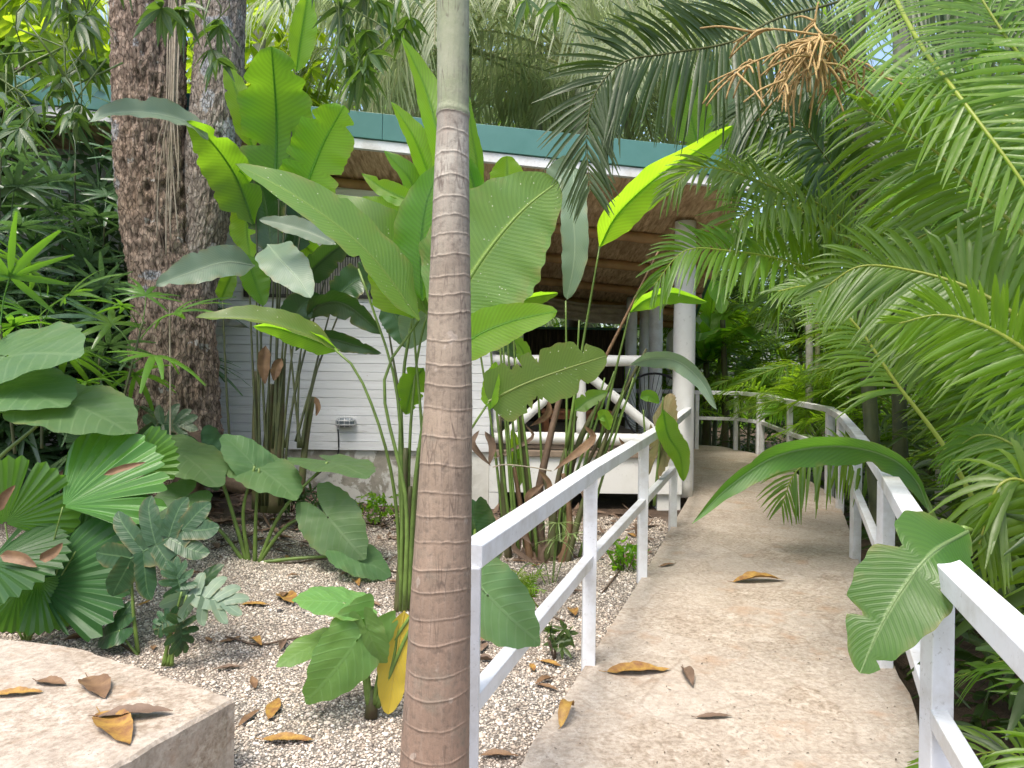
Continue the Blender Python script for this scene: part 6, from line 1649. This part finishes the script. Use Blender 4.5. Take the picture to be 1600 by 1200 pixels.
# ------------------------------------------------------------------ masses behind everything
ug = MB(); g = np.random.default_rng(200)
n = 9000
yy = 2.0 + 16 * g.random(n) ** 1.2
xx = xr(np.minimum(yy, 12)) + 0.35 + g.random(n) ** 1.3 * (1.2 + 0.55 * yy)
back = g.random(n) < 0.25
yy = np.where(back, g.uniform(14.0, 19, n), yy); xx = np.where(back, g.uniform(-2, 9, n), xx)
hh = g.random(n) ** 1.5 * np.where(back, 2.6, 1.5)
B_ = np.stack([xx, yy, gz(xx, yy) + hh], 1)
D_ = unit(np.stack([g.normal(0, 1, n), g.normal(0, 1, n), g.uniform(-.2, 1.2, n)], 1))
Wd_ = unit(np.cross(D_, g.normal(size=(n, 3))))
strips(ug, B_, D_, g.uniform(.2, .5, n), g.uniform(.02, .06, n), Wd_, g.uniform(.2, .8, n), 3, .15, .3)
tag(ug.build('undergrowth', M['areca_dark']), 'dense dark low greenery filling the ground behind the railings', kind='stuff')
tm = MB(); n = 42000
yy = g.uniform(27, 35, n); xx = g.uniform(-29, 30, n)
top = 17.0 + 4 * vnoise(np.stack([xx * .25, yy * 0, xx * 0], -1)) + 1.5 * vnoise(np.stack([xx * .9, yy * .5, xx * 0 + 3], -1))
hh = g.random(n) * top
hole = vnoise(np.stack([xx * .8, yy * .3, hh * .8], -1)) + 0.10 * (hh - 5) / 4
keep = hole < -0.10
xx, yy, hh = xx[keep], yy[keep], hh[keep]; n = len(xx)
B_ = np.stack([xx, yy, hh], 1)
D_ = unit(np.stack([g.normal(0, 1, n), g.normal(0, .6, n), g.normal(-.3, .6, n)], 1))
strips(tm, B_, D_, g.uniform(.7, 1.8, n), g.uniform(.10, .30, n), unit(np.cross(D_, g.normal(size=(n, 3)))), g.uniform(.1, .6, n), 3, .1, .3)
tag(tm.build('treeline', M['areca_bright']), 'far off mass of trees behind the house and the palms', kind='stuff')

# ------------------------------------------------------------------ fallen leaves
def ground_hit(px_, py_):
    d_ = ray(px_, py_)
    for y_ in np.linspace(1.2, 9, 700):
        q = CAM + d_ * y_
        if q[2] <= gz(q[0], q[1]): return q
    return q
def fallen(q, az, L, w_, mat, label, group=None, curl=.6, bow=.05, z=0.004, seed=None, name='fallen_leaf', fold=.12, tilt=0.0):
    d_ = np.array([math.cos(az), math.sin(az), 0])
    q = np.asarray(q, float) + [0, 0, z]
    pts = [q - d_ * L / 2 + [0, 0, .002], q + [0, 0, bow * L * .6], q + d_ * L / 2 + [0, 0, .004 + tilt * L]]
    mb = blade(MB(), pts, w_ / 2, fold=fold, curl=-curl * .4, face=0, rows=18, cols=6, rib=0.0, seed=seed or sd(), wave=.06, prof=prof_lance)
    st_ = smooth_line([pts[0], pts[0] - d_ * L * .12 + [0, 0, .006]], 4)
    mb.tube(st_, .0018, 5)
    o = mb.build(name, M[mat], None, loc=q)
    return tag(o, label, 'leaf', group)
def img_az(px_, py_, deg, z_plane):
    """ground direction that looks like this angle in the photo"""
    a_, b_ = z_plane(px_, py_), z_plane(px_ + 6 * math.cos(R(deg)), py_ - 6 * math.sin(R(deg)))
    return math.atan2(b_[1] - a_[1], b_[0] - a_[0]), np.linalg.norm(b_ - a_) / 6
def lay(px_, py_, deg, Lpx, wr, mat, label, plane, **kw):
    az, k_ = img_az(px_, py_, deg, plane)
    fallen(plane(px_, py_), az, Lpx * k_, Lpx * k_ * wr, mat, label, **kw)
plat = lambda a_, b_: cz(a_, b_)
lay(998, 1050, 2, 100, .34, 'dry_yellow', 'yellow brown fallen leaf lying flat on the path near its left edge', G, bow=.04)
lay(1187, 909, 2, 82, .28, 'dry_yellow', 'orange brown curled leaf in the middle of the path', G, bow=.12, curl=1.0)
lay(1182, 899, 5, 28, .3, 'dry_dark', 'small dark leaf just behind the orange brown curled one on the path', G)
lay(1075, 1060, -65, 36, .25, 'dry_dark', 'small grey folded leaf on the path right of the yellow brown one', G, fold=.9)
lay(1117, 1122, 2, 60, .22, 'dry_dark', 'dark brown narrow leaf on the path nearest the bottom of the picture', G)
lay(886, 1122, 60, 40, .25, 'dry_yellow', 'small twisted olive leaf standing on the left edge of the path', G, bow=.5)
lay(1044, 884, 12, 26, .25, 'dry', 'small thin tan leaf near the left edge of the far path', G)
lay(80, 1069, -8, 48, .42, 'dry', 'oval red brown leaf in the middle of the stone platform', plat)
lay(150, 1076, -50, 44, .40, 'dry', 'brown leaf right of the oval one on the stone platform', plat)
lay(212, 1121, 4, 118, .32, 'dry_dark', 'largest brown leaf, lying across a yellow leaf on the stone platform', plat, z=.012)
lay(178, 1140, -48, 70, .34, 'dry_yellow', 'yellow leaf under the largest brown leaf on the stone platform', plat)
lay(28, 1086, 4, 82, .34, 'dry_yellow', 'olive leaf at the left edge of the stone platform', plat)
GH = ground_hit
lay(450, 1162, 5, 84, .28, 'dry_yellow', 'long yellow leaf on the gravel between the platform and the ringed trunk', GH, z=.014)
lay(390, 1126, 40, 44, .2, 'dry', 'narrow tan leaf on the gravel beside the platform corner', GH, z=.014)
lay(428, 1112, 65, 36, .3, 'dry_yellow', 'small curved ochre leaf on the gravel above the long yellow one', GH, z=.014)
lay(400, 948, 5, 46, .3, 'dry_yellow', 'ochre leaf on the gravel right of the dusty split leaf plant', GH, z=.012)
lay(448, 938, -50, 30, .45, 'dry_yellow', 'broad ochre leaf on the gravel left of the small bright elephant ear', GH, z=.012)
lay(780, 1186, -8, 60, .3, 'dry', 'red brown curled leaf on the gravel at the foot of the left railing', GH, z=.012, curl=1.2)
lay(856, 1078, -18, 36, .3, 'dry', 'brown curled leaf on the gravel beside the path edge', GH, z=.012)
gq = np.random.default_rng(77)
cnt = 0
while cnt < 110:
    px_, py_ = gq.uniform(60, 1000), 815 + 260 * gq.random() ** 1.7
    q = GH(px_, py_)
    if q[0] > xl(q[1]) - .08 or q[1] > 7.4: continue
    L_ = gq.uniform(.07, .17)
    mt = ['dry', 'dry', 'dry_dark', 'dry_yellow', 'dry'][cnt % 5]
    fallen(q, gq.uniform(0, 6.28), L_, L_ * gq.uniform(.22, .42), mt, {'dry': 'dry brown fallen leaf among many on the gravel', 'dry_dark': 'dark curled fallen leaf among many on the gravel', 'dry_yellow': 'ochre fallen leaf among many on the gravel'}[mt], 'fallen leaves scattered on the gravel', curl=gq.uniform(-.6, 1.6), bow=gq.uniform(.0, .14), z=.012, fold=gq.uniform(-.2, .8), tilt=gq.uniform(0, .1))
    cnt += 1
# thick litter under the clumps
ll = MB(); n = 2600
yy = g.uniform(5.6, 7.7, n); xx = g.uniform(-5.5, 1.4, n)
keep = (g.random(n) < sm((gz(xx, yy) - .06) / .2) * .9 + .22) & (xx < xl(yy) - .05)
xx, yy = xx[keep], yy[keep]; n = len(xx)
B_ = np.stack([xx, yy, gz(xx, yy) + g.uniform(.005, .035, n)], 1)
D_ = unit(np.stack([g.normal(0, 1, n), g.normal(0, 1, n), g.normal(.05, .18, n)], 1))
strips(ll, B_, D_, g.uniform(.06, .2, n), g.uniform(.02, .055, n), unit(np.cross(D_, np.array([0, 0, 1.]) + g.normal(0, .3, (n, 3)))), g.uniform(-.2, .25, n), 4, .1, .5)
tag(ll.build('leaf_litter', M['dry_dark']), 'brown dead leaves covering the earth under the clumps', kind='stuff')
for k, pts in enumerate(([(0, 990), (40, 992), (90, 985)], [(330, 860), (370, 850), (400, 835)], [(420, 880), (470, 880), (545, 872)], [(985, 870), (960, 905), (940, 930)], [(700, 930), (640, 905), (600, 890)], [(350, 1000), (410, 1010), (470, 1000)], [(760, 960), (830, 955), (880, 975)])):
    q = np.array([GH(a_, b_) for a_, b_ in pts]) + [0, 0, .012]
    tag(MB().tube(smooth_line(q, 14) + .01 * vnoise(smooth_line(q, 14) * 9)[:, None], .006, 6).build('fallen_twig', M['twig'], loc=q[0]), ['brown twig along the back edge of the stone platform', 'crooked twig on the gravel left of the elephant ear stalks', 'long pale twig lying right of the elephant ear base', 'twig leaning beside the path under the porch', 'thin twig behind the ringed trunk on the gravel', 'thin twig on the gravel right of the dusty split leaf plant', 'dark twig on the gravel under the left railing'][k], 'twig')
